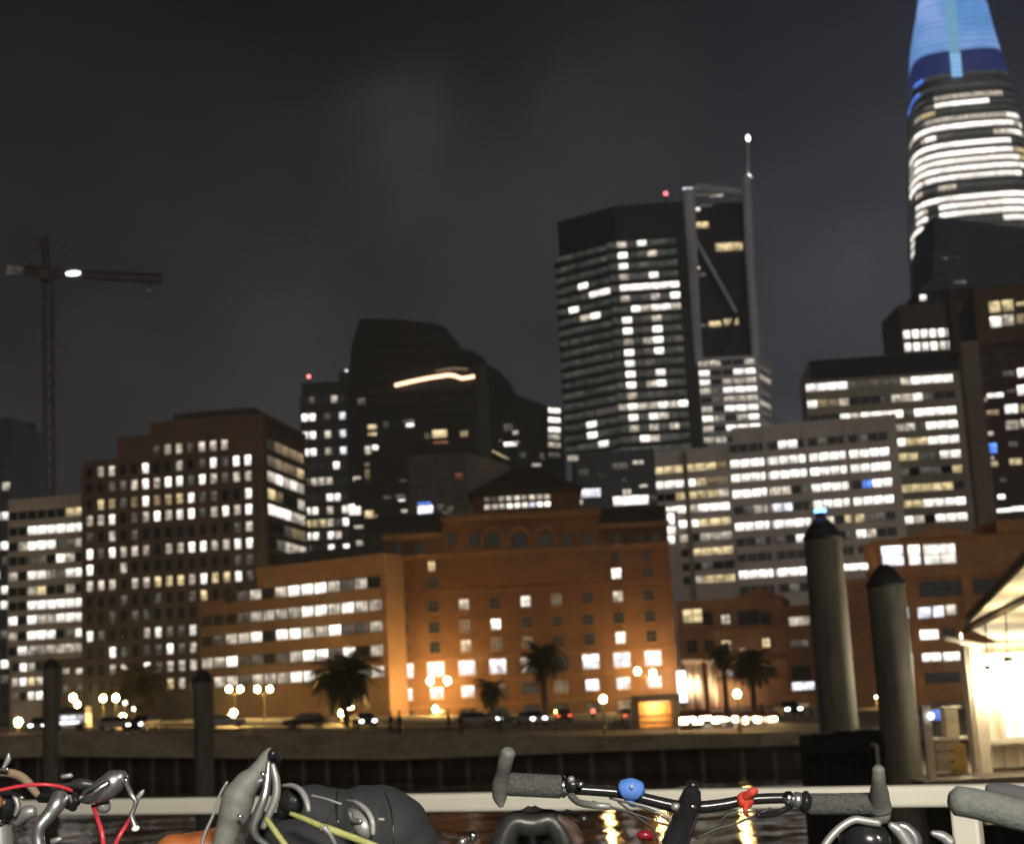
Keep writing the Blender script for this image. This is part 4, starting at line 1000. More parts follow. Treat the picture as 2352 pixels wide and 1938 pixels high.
# the white street bus on the far left
bu = at(165, 1668, 158); g_ = gz(bu.x)
be = empty('bus', (bu.x, bu.y, g_), 'white lit bus passing between the two left pilings', 'bus')
MB().box((bu.x, bu.y, g_ + 1.0), (3.4, 2.4, 1.4)).build('body', CARP['white'], be)
MB().box((bu.x, bu.y, g_ + 2.05), (3.3, 2.3, .6)).build('roof', CARP['dark'], be)
for i in range(4):
    MB().box((bu.x - 1.2 + .8 * i, bu.y - 1.22, g_ + 1.25), (.66, .05, .5)).build('window', LIT['c'], be)
for sx in (-1.1, 1.1):
    MB().tube([(bu.x + sx, bu.y - 1.25, g_ + .42), (bu.x + sx, bu.y - .9, g_ + .42)], .42, 14).build('wheel', TYRE, be)
MB().box((bu.x, bu.y - 1.22, g_ + .78), (2.3, .06, .26)).build('light_strip', emis('strip_light', (.9, .96, 1), 3), be)

# ------------------------------------------------------------------ people on the promenade
CLO = {k: mat('cloth_' + k, c, .9, 0, .2, 8) for k, c in (('dark', (.02, .018, .018)), ('navy', (.02, .025, .04)), ('brown', (.06, .035, .025)))}
def person(px, D, label, rz, cloth, stride=.18, h=1.74):
    p = at(px, 1660, D); g_ = gz(p.x); k = h / 1.74
    e = empty('person', (p.x, p.y, g_), label, 'person', 'people walking on the promenade', 0)
    J = [(0, 0, .95), (0, 0, 1.18), (0, 0, 1.42), (0, .02, 1.54), (0, .03, 1.66),
         (.10, 0, .90), (.11, stride, .50), (.11, stride * .6, .06), (.11, stride * .6 + .16, .03),
         (-.10, 0, .90), (-.11, -stride * .4, .50), (-.11, -stride - .05, .08), (-.11, -stride + .1, .03),
         (.19, 0, 1.40), (.25, -.08, 1.14), (.24, .06, .90), (.24, .1, .82),
         (-.19, 0, 1.40), (-.25, .08, 1.14), (-.24, .16, .92), (-.24, .2, .84)]
    Ed = [(0, 1), (1, 2), (2, 3), (3, 4), (0, 5), (5, 6), (6, 7), (7, 8), (0, 9), (9, 10), (10, 11), (11, 12), (2, 13), (13, 14), (14, 15), (15, 16), (2, 17), (17, 18), (18, 19), (19, 20)]
    Rr = [.15, .14, .15, .06, .10, .10, .075, .05, .045, .10, .075, .05, .045, .075, .055, .042, .04, .075, .055, .042, .04]
    me = bpy.data.meshes.new('body'); T = Matrix.Translation((p.x, p.y, g_)) @ Matrix.Rotation(rz, 4, 'Z') @ Matrix.Scale(k, 4)
    me.from_pydata([tuple(T @ Vector(v)) for v in J], Ed, [])
    me.materials.append(CLO[cloth])
    o = link(bpy.data.objects.new('body', me), e)
    sk = o.modifiers.new('skin', 'SKIN'); o.modifiers.new('sub', 'SUBSURF').render_levels = 1
    for v, r_ in zip(me.skin_vertices[0].data, Rr): v.radius = (r_ * k, r_ * k)
    me.skin_vertices[0].data[0].use_root = True
    hd = MB().sphere(T @ Vector((0, .0, 1.68)), .115 * k, sc=(.9, 1.05, 1.15)); hd.build('hair', CLO['dark'], e, True)
person(898, 124, 'person in dark clothes on the promenade, left one of a pair', R(80), 'dark')
person(918, 124.5, 'person in dark clothes on the promenade, right one of a pair', R(80), 'navy', .1, 1.8)
person(1058, 120, 'lone person in brown standing out against the orange wall', R(-60), 'brown', .05, 1.8)
person(1150, 122, 'person in dark jacket walking left of the tall palm', R(90), 'dark', .2, 1.68)
person(1603, 117, 'person in dark clothes before the brightest made-up stall', R(10), 'dark', .05, 1.7)
person(1672, 118, 'person in navy before the middle made-up stall', R(170), 'navy', .1, 1.75)
person(1752, 117, 'person in brown before the small stall right of the lit palm', R(60), 'brown', .15, 1.7)
person(1030, 140, 'person farther back behind the lone walker in brown', R(-90), 'navy', .15, 1.7)

# ------------------------------------------------------------------ palms and trees
BARK = mat('palm_bark', (.10, .07, .05), .9, 0, .4, 3, .5, (1, 1, 4)); LEAF = mat('palm_leaf', (.085, .075, .035), .6, 0, .35, 2)
def frond_mesh(L):
    vs, fs = [], []; n = 15
    sp = [Vector((L * t_, 0, L * (.38 * t_ - .78 * t_ * t_))) for t_ in [i / n for i in range(n + 1)]]
    for i in range(n):
        p, q_ = sp[i], sp[i + 1]
        vs += [p + Vector((0, .03, 0)), p - Vector((0, .03, 0)), q_ - Vector((0, .02, 0)), q_ + Vector((0, .02, 0))]; b0 = len(vs) - 4; fs.append((b0, b0 + 1, b0 + 2, b0 + 3))
        if i < 1: continue
        ln = L * .26 * (math.sin(math.pi * min(1, .15 + .85 * i / n)) * .8 + .2)
        for s_ in (-1, 1):
            for f_ in (0.0, .5):
                o = p + (q_ - p) * f_; wd = L * .022
                vs += [o, o + Vector((wd * 1.3, 0, 0)), o + Vector((ln * .6 + wd, s_ * ln * .8, -ln * .35)), o + Vector((ln * .6, s_ * ln * .8, -ln * .4))]
                b0 = len(vs) - 4; fs.append((b0, b0 + 1, b0 + 2, b0 + 3))
    me = bpy.data.meshes.new('frond'); me.from_pydata([tuple(v) for v in vs], [], fs); me.materials.append(LEAF); return me
FR = frond_mesh(1.0)
def palm(px, py, D, rad, label, nf=95, lean=0, thick=.32):
    c = at(px, py, D); g_ = gz(c.x)
    e = empty('palm_tree', (c.x, c.y, g_), label, 'palm tree', 'palm trees along the waterfront')
    MB().tube([(c.x + lean, c.y, g_ - .2), (c.x + lean * .6, c.y, g_ + .6), (c.x + lean * .2, c.y, (g_ + c.z) / 2), (c.x, c.y, c.z)], [thick * 1.35, thick, thick * .9, thick * 1.15], 12).build('trunk', BARK, e)
    MB().sphere((c.x, c.y, c.z - .1), thick * 1.7, sc=(1, 1, 1.2)).build('crown_boss', BARK, e)
    for i in range(nf):
        o = bpy.data.objects.new('frond', FR); s_ = rad * random.uniform(.8, 1.15)
        el = random.uniform(-55, 62)
        o.matrix_world = Matrix.Translation((c.x, c.y, c.z + .1)) @ Matrix.Rotation(random.uniform(0, 2 * math.pi), 4, 'Z') @ Matrix.Rotation(R(-el), 4, 'Y') @ Matrix.Scale(s_, 4)
        link(o, e)
palm(1245, 1512, 160, 2.4, 'tall palm before the middle of the orange brick building')
palm(792, 1552, 165, 3.7, 'wide bushy palm before the right end of the tan office building', 120)
palm(1725, 1528, 160, 2.3, 'palm with a lit trunk in front of the low brown brick building')
palm(1660, 1505, 190, 1.9, 'smaller farther palm left of the lit palm by the brown brick building', 70)
palm(322, 1570, 190, 3.4, 'dark bushy palm before the foot of the brown stone building', 110)
palm(1128, 1585, 190, 2.2, 'short palm left of the tall palm by the orange brick building', 70)

# ------------------------------------------------------------------ pilings
PST = mat('weathered_piling', (.17, .16, .13), .7, 0, .35, .9, .5, (1, 1, .3)); PCAP = mat('piling_cap', (.03, .03, .032), .6)
t = PST.node_tree; b = t.nodes['Principled BSDF']      # streaks of rust and droppings down the shafts
g = t.nodes.new('ShaderNodeTexCoord'); mp = t.nodes.new('ShaderNodeMapping'); mp.inputs['Scale'].default_value = (5, 5, .35); t.links.new(g.outputs['Object'], mp.inputs[0])
nz = t.nodes.new('ShaderNodeTexNoise'); nz.inputs['Scale'].default_value = 1.6; nz.inputs['Detail'].default_value = 6; nz.inputs['Roughness'].default_value = .7; t.links.new(mp.outputs[0], nz.inputs['Vector'])
rp = t.nodes.new('ShaderNodeValToRGB'); rp.color_ramp.elements[0].position = .5; rp.color_ramp.elements[0].color = (0, 0, 0, 1); rp.color_ramp.elements[1].position = .7; rp.color_ramp.elements[1].color = (1, 1, 1, 1)
t.links.new(nz.outputs['Fac'], rp.inputs[0])
mxx = t.nodes.new('ShaderNodeMix'); mxx.data_type = 'RGBA'; mxx.inputs[7].default_value = (.07, .05, .035, 1)
src = b.inputs['Base Color'].links[0].from_socket
t.links.new(rp.outputs[0], mxx.inputs[0]); t.links.new(src, mxx.inputs[6]); t.links.new(mxx.outputs[2], b.inputs['Base Color'])
def piling(xt, yt, D, dia, label, cap_=True, lampy=False):
    c = at(xt, yt, D)
    e = empty('piling', (c.x, c.y, 0), label, 'piling', 'tall pilings standing in the water')
    r_ = dia / 2
    MB().tube([(c.x, c.y, -2), (c.x, c.y, c.z - r_ * 1.1)], r_, 32).build('shaft', PST, e, False)
    for k_ in range(1, 5):
        zz_ = c.z - r_ - k_ * 1.6
        if zz_ > .3: MB().tube([(c.x, c.y, zz_ - .02), (c.x, c.y, zz_ + .02)], r_ * 1.012, 28).build('weld_seam', PST, e)
    hh = r_ * 1.2
    MB().tube([(c.x, c.y, c.z - hh), (c.x, c.y, c.z - hh * .85), (c.x, c.y, c.z - hh * .3), (c.x, c.y, c.z)], [r_ * 1.05, r_ * 1.04, r_ * .62, r_ * .25], 24).build('cap', PCAP, e, True)
    if lampy:
        MB().tube([(c.x, c.y, c.z), (c.x, c.y, c.z + .12)], .13, 12).build('lamp_base', PCAP, e)
        MB().sphere((c.x, c.y, c.z + .17), .15, sc=(1.1, 1.1, .55)).build('blue_lamp', emis('blue_marker', (.16, .42, 1), 5), e)
    return c
piling(1885, 1188, 39, .96, 'tallest grey piling with a small blue lamp on its cap', lampy=True)
piling(2030, 1296, 37, .90, 'tall piling left of the cream pavilion, its right side brightly lit')
piling(118, 1512, 100, 1.05, 'far dim piling near the left edge of the picture')
piling(466, 1538, 96, 1.22, 'far dim piling second from the left')
fe = empty('fender_block', at(1930, 1790, 37.2), 'black timber fender block at the foot of the tallest piling', 'fender')
f0 = at(1840, 1684, 37.5); f1 = at(2026, 1684, 37.5)
TIM = mat('black_timber', (.005, .005, .005), .9, 0, .3, 3, .3, (1, 1, .2))
nb = 7
for i in range(nb):
    wv = (f1.x - f0.x) / nb
    MB().box((f0.x + wv * (i + .5), 37.5, f0.z / 2 - .3 + random.uniform(-.04, .04)), (wv * .95, .8, f0.z + .6)).build('timber', TIM, fe)
MB().box(((f0.x + f1.x) / 2, 37.0, f0.z - .35), (f1.x - f0.x + .1, .3, .25)).build('waler', TIM, fe)
MB().tube([at(1985, 1704, 37), at(2014, 1712, 36.8), at(2018, 1760, 36.8)], .05, 8).build('hand_hold', mat('galvanised', (.45, .43, .4), .5, .5), fe)

# ------------------------------------------------------------------ cream pavilion and dock on the right
CREAM = mat('cream_paint', (.72, .62, .42), .7, 0, .08, 1.5); CREAMW = mat('cream_wall', (.70, .62, .48), .7, 0, .1, 1.5); BEAM = mat('brown_beam', (.10, .07, .04), .7, 0, .2, 2)
PV = empty('pavilion', at(2300, 1775, 36), 'cream ferry pavilion with a glowing soffit and white windows at the right edge', 'pavilion')
Av, Bv, Cv = at(2216, 1440, 33), at(2352, 1303, 22), at(2352, 1497, 41)
E1, E2_ = (Bv - Av) * 1.9, (Cv - Av) * 2.0
nrm = E1.cross(E2_).normalized(); nrm = nrm if nrm.z > 0 else -nrm
qd = [Av, Av + E1, Av + E1 + E2_, Av + E2_]
MB().add(qd + [p + nrm * .09 for p in qd], [(0, 1, 2, 3), (7, 6, 5, 4), (0, 4, 5, 1), (1, 5, 6, 2), (2, 6, 7, 3), (3, 7, 4, 0)]).build('soffit', CREAM, PV)
qe = [p + nrm * .17 for p in qd]
ctr = sum(qd, Vector()) / 4
qe = [ctr + nrm * .17 + (p - ctr) * .985 for p in qd]
MB().add(qe + [p + nrm * .1 for p in qe], [(0, 1, 2, 3), (7, 6, 5, 4), (0, 4, 5, 1), (1, 5, 6, 2), (2, 6, 7, 3), (3, 7, 4, 0)]).build('roof', mat('tan_roofing', (.34, .28, .18), .8), PV)
bmid = Av + E1 * .62 * .52 + E2_ * .5 * .52
g0, g1 = Av - nrm * .07, Av + (Bv - Av) * 1.15 + (Cv - Av) * .33 - nrm * .07
MB().tube([g0, g1], .065, 4).build('rafter', BEAM, PV)
g0 = at(2168, 1464, 34); MB().tube([g0, at(2352, 1502, 40), at(2480, 1528, 45)], .06, 8).build('eave_rail', CREAMW, PV)
CLG = emis('ceiling_lamp_glow', (1, .9, .7), 6)
for ka, kb, pw in ((.22, .42, 170), (.14, .06, 60), (.30, .08, 150), (.47, .10, 150), (.64, .10, 150)):  # added spots, put in to brighten the soffit from below
    P = Av + E1 * ka + E2_ * kb - nrm * .95
    MB().tube([P + nrm * .95, P + nrm * .1], .015, 6).tube([P - nrm * .04, P + nrm * .04], .07, 12).build('added_uplight', BEAM, PV)
    ld = bpy.data.lights.new('pavilion_light_and_fill', 'SPOT'); ld.energy = pw; ld.color = (1, .84, .54); ld.shadow_soft_size = .2; ld.spot_size = R(150); ld.spot_blend = .3
    lo = bpy.data.objects.new('pavilion_light_and_fill', ld); lo.location = P + nrm * .08 + Vector((.12, 0, 0)); lo.rotation_euler = (-nrm).to_track_quat('Z', 'Y').to_euler(); link(lo, PV)
# wall on the water side
wA, wB = at(2226, 1500, 36.5), at(2520, 1500, 36.9)
fV = Face(wA, wB)
zf = at(2240, 1776, 36.5).z
def vbox(x0, x1, y0, y1, o0, o1, name, m, xr=2240):
    u0, _ = fV.hit(x0, 1600); u1, _ = fV.hit(x1, 1600); z1 = fV.hit(xr, y0)[1]; z0 = fV.hit(xr, y1)[1]
    mb = MB(); fV.box(u0, u1, z0, z1, o0, o1, mb); return mb.build(name, m, PV)
vbox(2222, 2258, 1478, 1776, -.2, .12, 'corner_post', CREAMW)
vbox(2258, 2520, 1478, 1776, -.25, -.05, 'wall', CREAMW)
vbox(2258, 2520, 1700, 1712, -.05, .10, 'sill', CREAMW)
vbox(2288, 2300, 1500, 1700, -.05, .06, 'window_post', CREAMW)
vbox(2352, 2360, 1500, 1700, -.05, .06, 'window_post', CREAMW)
vbox(2420, 2430, 1500, 1700, -.05, .06, 'window_post', CREAMW)
for k in range(9):
    xx = 2264 + 30 * k
    if 2296 < xx < 2515: vbox(xx, xx + 3, 1712, 1776, -.05, .02, 'batten', CREAMW)
    else: vbox(xx, xx + 3, 1480, 1776, -.05, .02, 'batten', CREAMW)
vbox(2258, 2520, 1502, 1512, -.05, .05, 'head_rail', CREAMW)
vbox(2258, 2520, 1766, 1776, -.05, .06, 'base_board', BEAM)
vbox(2325, 2328, 1512, 1694, -.028, .0, 'glazing_bar', CREAMW)
vbox(2301, 2510, 1600, 1603, -.028, -.005, 'glazing_bar', CREAMW)
vbox(2230, 2234, 1490, 1776, .12, .15, 'post_strip', CREAMW)
GLOWW = emis('pavilion_window', (1, .95, .86), 1.25, True)
for xa, xb in ((2301, 2351), (2361, 2419), (2431, 2510)):
    u0, _ = fV.hit(xa, 1600); u1, _ = fV.hit(xb, 1600); zt, zb = fV.hit(2300, 1512)[1], fV.hit(2300, 1694)[1]
    mb = MB(); fV.box(u0, u1, zb, zt, -.045, -.03, mb); mb.build('window', GLOWW, PV)
PVP = at(2214, 1522, 39.6)
MB().sphere(PVP, .08).tube([PVP, Vector((PVP.x, PVP.y, PVP.z + .75))], .02, 6).build('strip_fill_lamp', emis('strip_fill_glow', (1, .9, .7), 10), PV)  # added lamp that brightens the right sides of the pilings
ld = bpy.data.lights.new('pavilion_light_and_fill', 'POINT'); ld.energy = 560; ld.color = (1, .86, .60); ld.shadow_soft_size = .1
lo = bpy.data.objects.new('pavilion_light_and_fill', ld); lo.location = PVP + Vector((-.14, 0, 0)); link(lo, PV)
for (x, y) in ((2262, 1526), (2330, 1528)):
    u, z = fV.hit(x, y); P = fV.pt(u, z, .45)
    MB().sphere(P, .14).build('lamp', emis('pavilion_lamp', (1, .93, .8), 12), PV, True)
    ld = bpy.data.lights.new('pavilion_light_and_fill', 'POINT'); ld.energy = 120; ld.color = (1, .86, .62); ld.shadow_soft_size = .2
    lo = bpy.data.objects.new('pavilion_light_and_fill', ld); lo.location = P + Vector((0, 0, -.35)); link(lo, PV)
DECKW = mat('dock_timber', (.20, .17, .13), .8, 0, .3, 2, .3, (4, 1, 1))
dk = at(2230, 1790, 36)
o = MB().box((dk.x + 11.8, 44, zf - .3), (26, 17, .5)).build('dock', DECKW); tag(o, kind='structure')
o2 = MB().box((dk.x + 12, 44.4, (zf - .6) / 2), (25, 16, zf - .6)).build('dock_float', TIM, o)
GALV = mat('galvanised_post', (.55, .5, .42), .6, .1, .15, 3)
dp = empty('dock_post', at(2128, 1795, 36), 'pale square dock post between the lit piling and the white cabinet', 'post')
d0, d1 = at(2122, 1626, 36), at(2140, 1795, 36)
MB().box(((d0.x + d1.x) / 2 + .02, 36, (d0.z + d1.z) / 2), (.18, .18, d0.z - d1.z)).build('shaft', GALV, dp)
MB().box(((d0.x + d1.x) / 2 + .02, 36, d0.z + .03), (.24, .24, .08)).build('cap', GALV, dp)
MB().sphere(((d0.x + d1.x) / 2 + .1, 35.85, d0.z - .18), .07).build('lamp', WL, dp)
cb = empty('cabinet', at(2180, 1694, 38), 'white ticket cabinet standing on a grey counter at the dock', 'cabinet')
c0, c1 = at(2164, 1628, 38), at(2200, 1692, 38)
MB().box(((c0.x + c1.x) / 2, 38, (c0.z + c1.z) / 2), (c1.x - c0.x, .4, c0.z - c1.z)).build('body', CREAMW, cb)
MB().box(((c0.x + c1.x) / 2 + .05, 38, c0.z + .03), (c1.x - c0.x + .1, .46, .06)).build('lid', GALV, cb)
MB().box(((c0.x + c1.x) / 2, 37.79, (c0.z + c1.z) / 2 + .1), (.25, .02, .2)).build('panel', GALV, cb)
ct = empty('counter', at(2180, 1790, 38), 'grey slatted counter with a pale top under the white cabinet', 'counter')
k0, k1 = at(2142, 1694, 37.9), at(2232, 1794, 37.9)
MB().box(((k0.x + k1.x) / 2, 38, k0.z - .04), (k1.x - k0.x + .05, .6, .07)).build('top', GALV, ct)
for i in range(4):
    z = k0.z - .2 - i * .25; MB().box(((k0.x + k1.x) / 2 - .1, 38, z), ((k1.x - k0.x) * .75, .45, .2)).build('slat', CONC, ct)
MB().box((k1.x - .25, 37.98, (k0.z + k1.z) / 2 - .05), (.3, .42, (k0.z - k1.z) * .78)).build('yellow_side', mat('ochre_paint', (.35, .22, .06), .7, 0, .3, 4), ct)
sc_ = empty('screen_sign', at(2146, 1640, 40), 'small blue lit screen on the dock behind the pale post', 'screen')
s0 = at(2146, 1642, 40)
MB().box(s0, (.42, .06, .26)).build('screen', LIT['b'], sc_); MB().tube([s0 + Vector((0, .08, 0)), Vector((s0.x, 40.08, zf - .05))], .04, 6).build('pole', POST, sc_)
MB().box(s0 + Vector((0, .05, 0)), (.5, .04, .34)).build('housing', POST, sc_)
hz = MB().box((20, 415, 215), (1300, 870, 432)).build('haze', [])
hm = bpy.data.materials.new('night_haze'); hm.use_nodes = True; hm.node_tree.nodes.clear()
vo = hm.node_tree.nodes.new('ShaderNodeOutputMaterial'); pv = hm.node_tree.nodes.new('ShaderNodeVolumePrincipled')
pv.inputs['Color'].default_value = (.74, .88, 1.0, 1); pv.inputs['Density'].default_value = HAZE; pv.inputs['Anisotropy'].default_value = .6
hm.node_tree.links.new(pv.outputs[0], vo.inputs['Volume']); hz.data.materials.append(hm); tag(hz, kind='stuff')
exec_parts.append('dock')

# ------------------------------------------------------------------ the ferry's deck, rail and lamp
DZ = 4.27
o = MB().box((0, .6, DZ - .06), (9, 9.6, .12)).build('deck', mat('deck_paint', (.10, .11, .11), .7, 0, .2, 3)); tag(o, kind='structure')
RAILM = mat('cream_rail_paint', (.68, .66, .57), .45, 0, .06, 5, .05)
rail = empty('deck_rail', (0, 4.6, DZ), 'cream painted metal deck rail behind the bicycles', 'railing')
ra, rb = at(450, 1853, 5.2), at(2000, 1824, 4.05)
dv = rb - ra; za_ = (ra.z + rb.z) / 2
A0, A1 = ra - dv * .75, rb + dv * .8; A0.z = A1.z = za_
d_ = (A1 - A0).normalized(); rotR = Matrix((d_, Vector((-d_.y, d_.x, 0)), Vector((0, 0, 1)))).transposed()
o = MB().box((A0 + A1) / 2, ((A1 - A0).length, .06, .0545), 0, rotR).build('top_rail', RAILM, rail)
bv = o.modifiers.new('bevel', 'BEVEL'); bv.width = .012; bv.segments = 3
pp = at(2236, 1900, 3.98)
tpos = (pp - A0).dot(d_)
for k in (-2, -1, 0, 1):
    c = A0 + d_ * (tpos + k * 2.05)
    o = MB().box((c.x, c.y, (DZ + za_ - .028) / 2), (.068, .05, za_ - .028 - DZ), 0, rotR).build('post', RAILM, rail)
    bv = o.modifiers.new('bevel', 'BEVEL'); bv.width = .008; bv.segments = 2
dl = empty('deck_lamp', (.6, -1.6, EYE + 1.5), 'white deck lamp fitting on the ferry above the bicycles', 'lamp')
MB().box((.6, -1.6, EYE + 1.56), (.6, .3, .1)).build('housing', RAILM, dl)
ld = bpy.data.lights.new('deck_light', 'AREA'); ld.shape = 'RECTANGLE'; ld.size = .9; ld.size_y = .5; ld.energy = 480; ld.color = (1, .93, .80)
lo = bpy.data.objects.new('deck_light', ld); lo.location = (.6, -1.6, EYE + 1.48)
lo.rotation_euler = (R(62), 0, R(-4)); link(lo, dl)

# ------------------------------------------------------------------ bicycles
SILV = mat('silver_alloy', (.42, .43, .44), .28, .9, .08, 8); CHROME = mat('chrome', (.75, .75, .76), .12, 1, .03); ALU = mat('grey_alloy', (.24, .245, .245), .45, .5, .1, 8)
GRIP = mat('grey_foam_grip', (.075, .078, .074), .85, 0, .3, 160, .7); HOOD = mat('grey_hood_rubber', (.105, .108, .10), .6, 0, .15, 120, .12); BLKM = mat('gloss_black_tube', (.02, .02, .022), .22, .4, .1, 6)
LEATH = mat('black_saddle_leather', (.022, .022, .022), .38, 0, .2, 50, .1); ORNG = mat('orange_saddle', (.25, .075, .022), .5, 0, .1, 30, .1)
REDC = mat('red_cable', (.40, .03, .045), .3, 0, .1); TAPE = mat('tan_bar_tape', (.17, .12, .08), .7, 0, .2, 40, .2); BAG = mat('slate_bag_fabric', (.013, .0145, .017), .8, 0, .2, 220, .2)
CLEARP = mat('pale_pocket', (.20, .205, .20), .35, 0, .2, 20); STRAP = mat('yellow_green_strap', (.24, .25, .085), .6, 0, .15, 60, .2); BLUEW = mat('blue_silicone', (.07, .17, .50), .5, 0, .1, 20); REDR = mat('red_ribbon', (.42, .04, .025), .6, 0, .2, 40)
CABL = mat('black_cable', (.02, .02, .02), .4)
def T(name, pts, m, parent, n=5, seg=14, D=None, smooth=True, flat=1.0):
    """tube through (x, y, depth, radius in pixels)"""
    P = [at(x, y, d) for x, y, d, r_ in pts]; rr = [r_ * d / FPX for x, y, d, r_ in pts]
    if len(P) > 2: P, rr = smoothed(P, n), smr(rr, n)
    # rounded ends
    def end(p, q_, r_): return p + (p - q_).normalized() * r_ * .45
    P = [end(P[0], P[1], rr[0])] + P + [end(P[-1], P[-2], rr[-1])]; rr = [rr[0] * .55] + rr + [rr[-1] * .55]
    return MB().tube(P, rr, seg, flat=flat).build(name, m, parent, smooth)
def under(e, head, m, fwdY=1, saddle=None, axis=None):
    """frame, fork and wheels below the handlebar, standing on the deck"""
    h = Vector(head); ax = axis or Vector((0, fwdY, 0)); s = h.copy()
    fw = Vector((s.x, s.y, DZ + .34)) + ax * .32; rw = fw - ax * 1.02; bb = fw - ax * .60 - Vector((0, 0, .06)); st = Vector((bb.x, bb.y, DZ + .78)) - ax * .12
    ht = Vector((s.x, s.y, DZ + .86)) + ax * .10; hb = ht + ax * .04 - Vector((0, 0, .14))
    mb = MB()
    for a, b_, r_ in ((ht, hb, .02), (ht, st, .015), (hb, bb, .018), (st, bb, .016)): mb.tube([a, b_], r_, 10)
    sd = ax.cross(Vector((0, 0, 1))) * .06
    for k in (-1, 1):
        mb.tube([st, rw + sd * k], .008, 8); mb.tube([bb, rw + sd * k], .009, 8)
    mb.build('frame', m, e, True)
    fk = MB(); 
    for k in (-1, 1): fk.tube([hb + sd * k * .6, fw + sd * k], .011, 8)
    fk.tube([h - Vector((0, 0, .02)), hb], .014, 10); fk.build('fork', m, e, True)
    for c in (fw, rw):
        pts = [c + (ax * math.cos(a) + Vector((0, 0, 1)) * math.sin(a)) * .32 for a in [2 * math.pi * i / 28 for i in range(29)]]
        wl = MB().tube(pts, .018, 8, cap=False).build('wheel', TYRE, e, True)
        sp = MB()
        for i in range(0, 28, 2): sp.tube([c, pts[i]], .0012, 4)
        sp.tube([c - sd, c + sd], .018, 8); sp.build('spokes', SILV, wl)
    return st, ax
def bike(px, py, D, label, name='bicycle'):
    p = at(px, py, D); return empty(name, (p.x, p.y, DZ), label, 'bicycle', 'bicycles parked along the deck rail')
# --- black flat bar bicycle
b3 = bike(1580, 1850, 2.4, 'black flat bar bicycle with grey bar ends, a blue band and a red ribbon')
D3 = 2.4
T('handlebar', [(1300, 1811, D3, 12), (1370, 1815, D3, 12), (1430, 1821, D3, 12.5), (1490, 1836, D3, 13), (1550, 1850, D3, 14), (1585, 1853, D3, 15), (1620, 1852, D3, 14), (1665, 1846, D3, 13), (1710, 1837, D3, 12), (1760, 1833, D3, 12), (1812, 1832, D3, 12)], BLKM, b3)
T('grip', [(1168, 1800, D3, 26), (1205, 1802, D3, 25), (1250, 1804, D3, 25), (1286, 1806, D3, 26)], GRIP, b3)
T('grip', [(1858, 1846, D3, 24), (1900, 1846, D3, 23.5), (1950, 1845, D3, 24), (2000, 1844, D3, 24)], GRIP, b3)
T('bar_end', [(1168, 1726, D3 - .06, 17), (1161, 1748, D3 - .05, 17), (1155, 1775, D3 - .03, 15.5), (1149, 1803, D3 - .01, 19), (1148, 1828, D3, 16.5), (1151, 1850, D3, 7)], HOOD, b3)
T('bar_end', [(2018, 1764, D3 - .06, 14), (2018, 1792, D3 - .05, 15.5), (2020, 1828, D3 - .02, 22), (2022, 1858, D3, 26), (2026, 1882, D3, 19)], HOOD, b3)
for xk in range(1176, 1288, 8):
    T('grip_rib', [(xk, 1800 + (xk - 1168) * .05, D3, 26.4), (xk + 2.5, 1800.2 + (xk - 1168) * .05, D3, 26.4)], GRIP, b3, seg=16)
for xk in range(1866, 1998, 8):
    T('grip_rib', [(xk, 1846, D3, 24.6), (xk + 2.5, 1846, D3, 24.6)], GRIP, b3, seg=16)
T('clamp_ring', [(1291, 1806, D3, 25), (1296, 1806, D3, 25)], CHROME, b3)
T('clamp', [(1304, 1801, D3 - .01, 17), (1330, 1803, D3 - .01, 14)], BLKM, b3)
T('clamp_bolt', [(1308, 1790, D3 - .02, 8), (1316, 1789, D3 - .02, 8)], ALU, b3)
T('clamp_bolt', [(1330, 1800, D3 - .03, 7), (1337, 1800, D3 - .03, 7)], CHROME, b3)
T('clamp_ring', [(1805, 1833, D3 - .01, 16), (1816, 1833, D3 - .01, 17)], CHROME, b3)
T('clamp_ring', [(1826, 1836, D3 - .01, 18), (1838, 1837, D3 - .01, 18)], SILV, b3)
T('clamp_ring', [(1846, 1840, D3 - .01, 25), (1851, 1841, D3 - .01, 25)], BLKM, b3)
T('brake_lever', [(1312, 1826, D3, 9), (1330, 1842, D3 - .05, 8), (1370, 1849, D3 - .08, 8), (1400, 1851, D3 - .08, 7)], ALU, b3)
T('brake_lever', [(1815, 1852, D3, 8), (1780, 1868, D3 - .05, 7), (1740, 1872, D3 - .08, 6)], BLKM, b3)
T('stem', [(1590, 1816, D3, 20), (1583, 1850, D3 - .01, 27), (1570, 1885, D3 - .04, 28), (1553, 1930, D3 - .08, 30), (1540, 1975, D3 - .1, 30)], BLKM, b3)
T('stem_cap', [(1590, 1806, D3 + .01, 15), (1594, 1798, D3 + .01, 13)], BLKM, b3)
T('face_plate', [(1552, 1848, D3 - .03, 11), (1552, 1856, D3 - .03, 11)], ALU, b3)
T('face_plate', [(1590, 1848, D3 - .03, 10), (1590, 1858, D3 - .03, 10)], CHROME, b3)
T('blue_band', [(1427, 1815, D3 - .01, 14), (1434, 1813, D3 - .012, 23), (1449, 1812, D3 - .014, 25.5), (1464, 1815, D3 - .012, 23), (1472, 1819, D3 - .01, 14)], BLUEW, b3)
T('light_strap', [(1440, 1832, D3 - .01, 8), (1450, 1844, D3 - .015, 7), (1462, 1849, D3 - .01, 5)], BLUEW, b3)
T('light_button', [(1450, 1806, D3 - .033, 6), (1453, 1806, D3 - .034, 6)], mat('pale_button', (.2, .3, .5), .4), b3)
T('ribbon', [(1702, 1838, D3 - .01, 18), (1712, 1837, D3 - .01, 20), (1722, 1836, D3 - .01, 17)], REDR, b3)
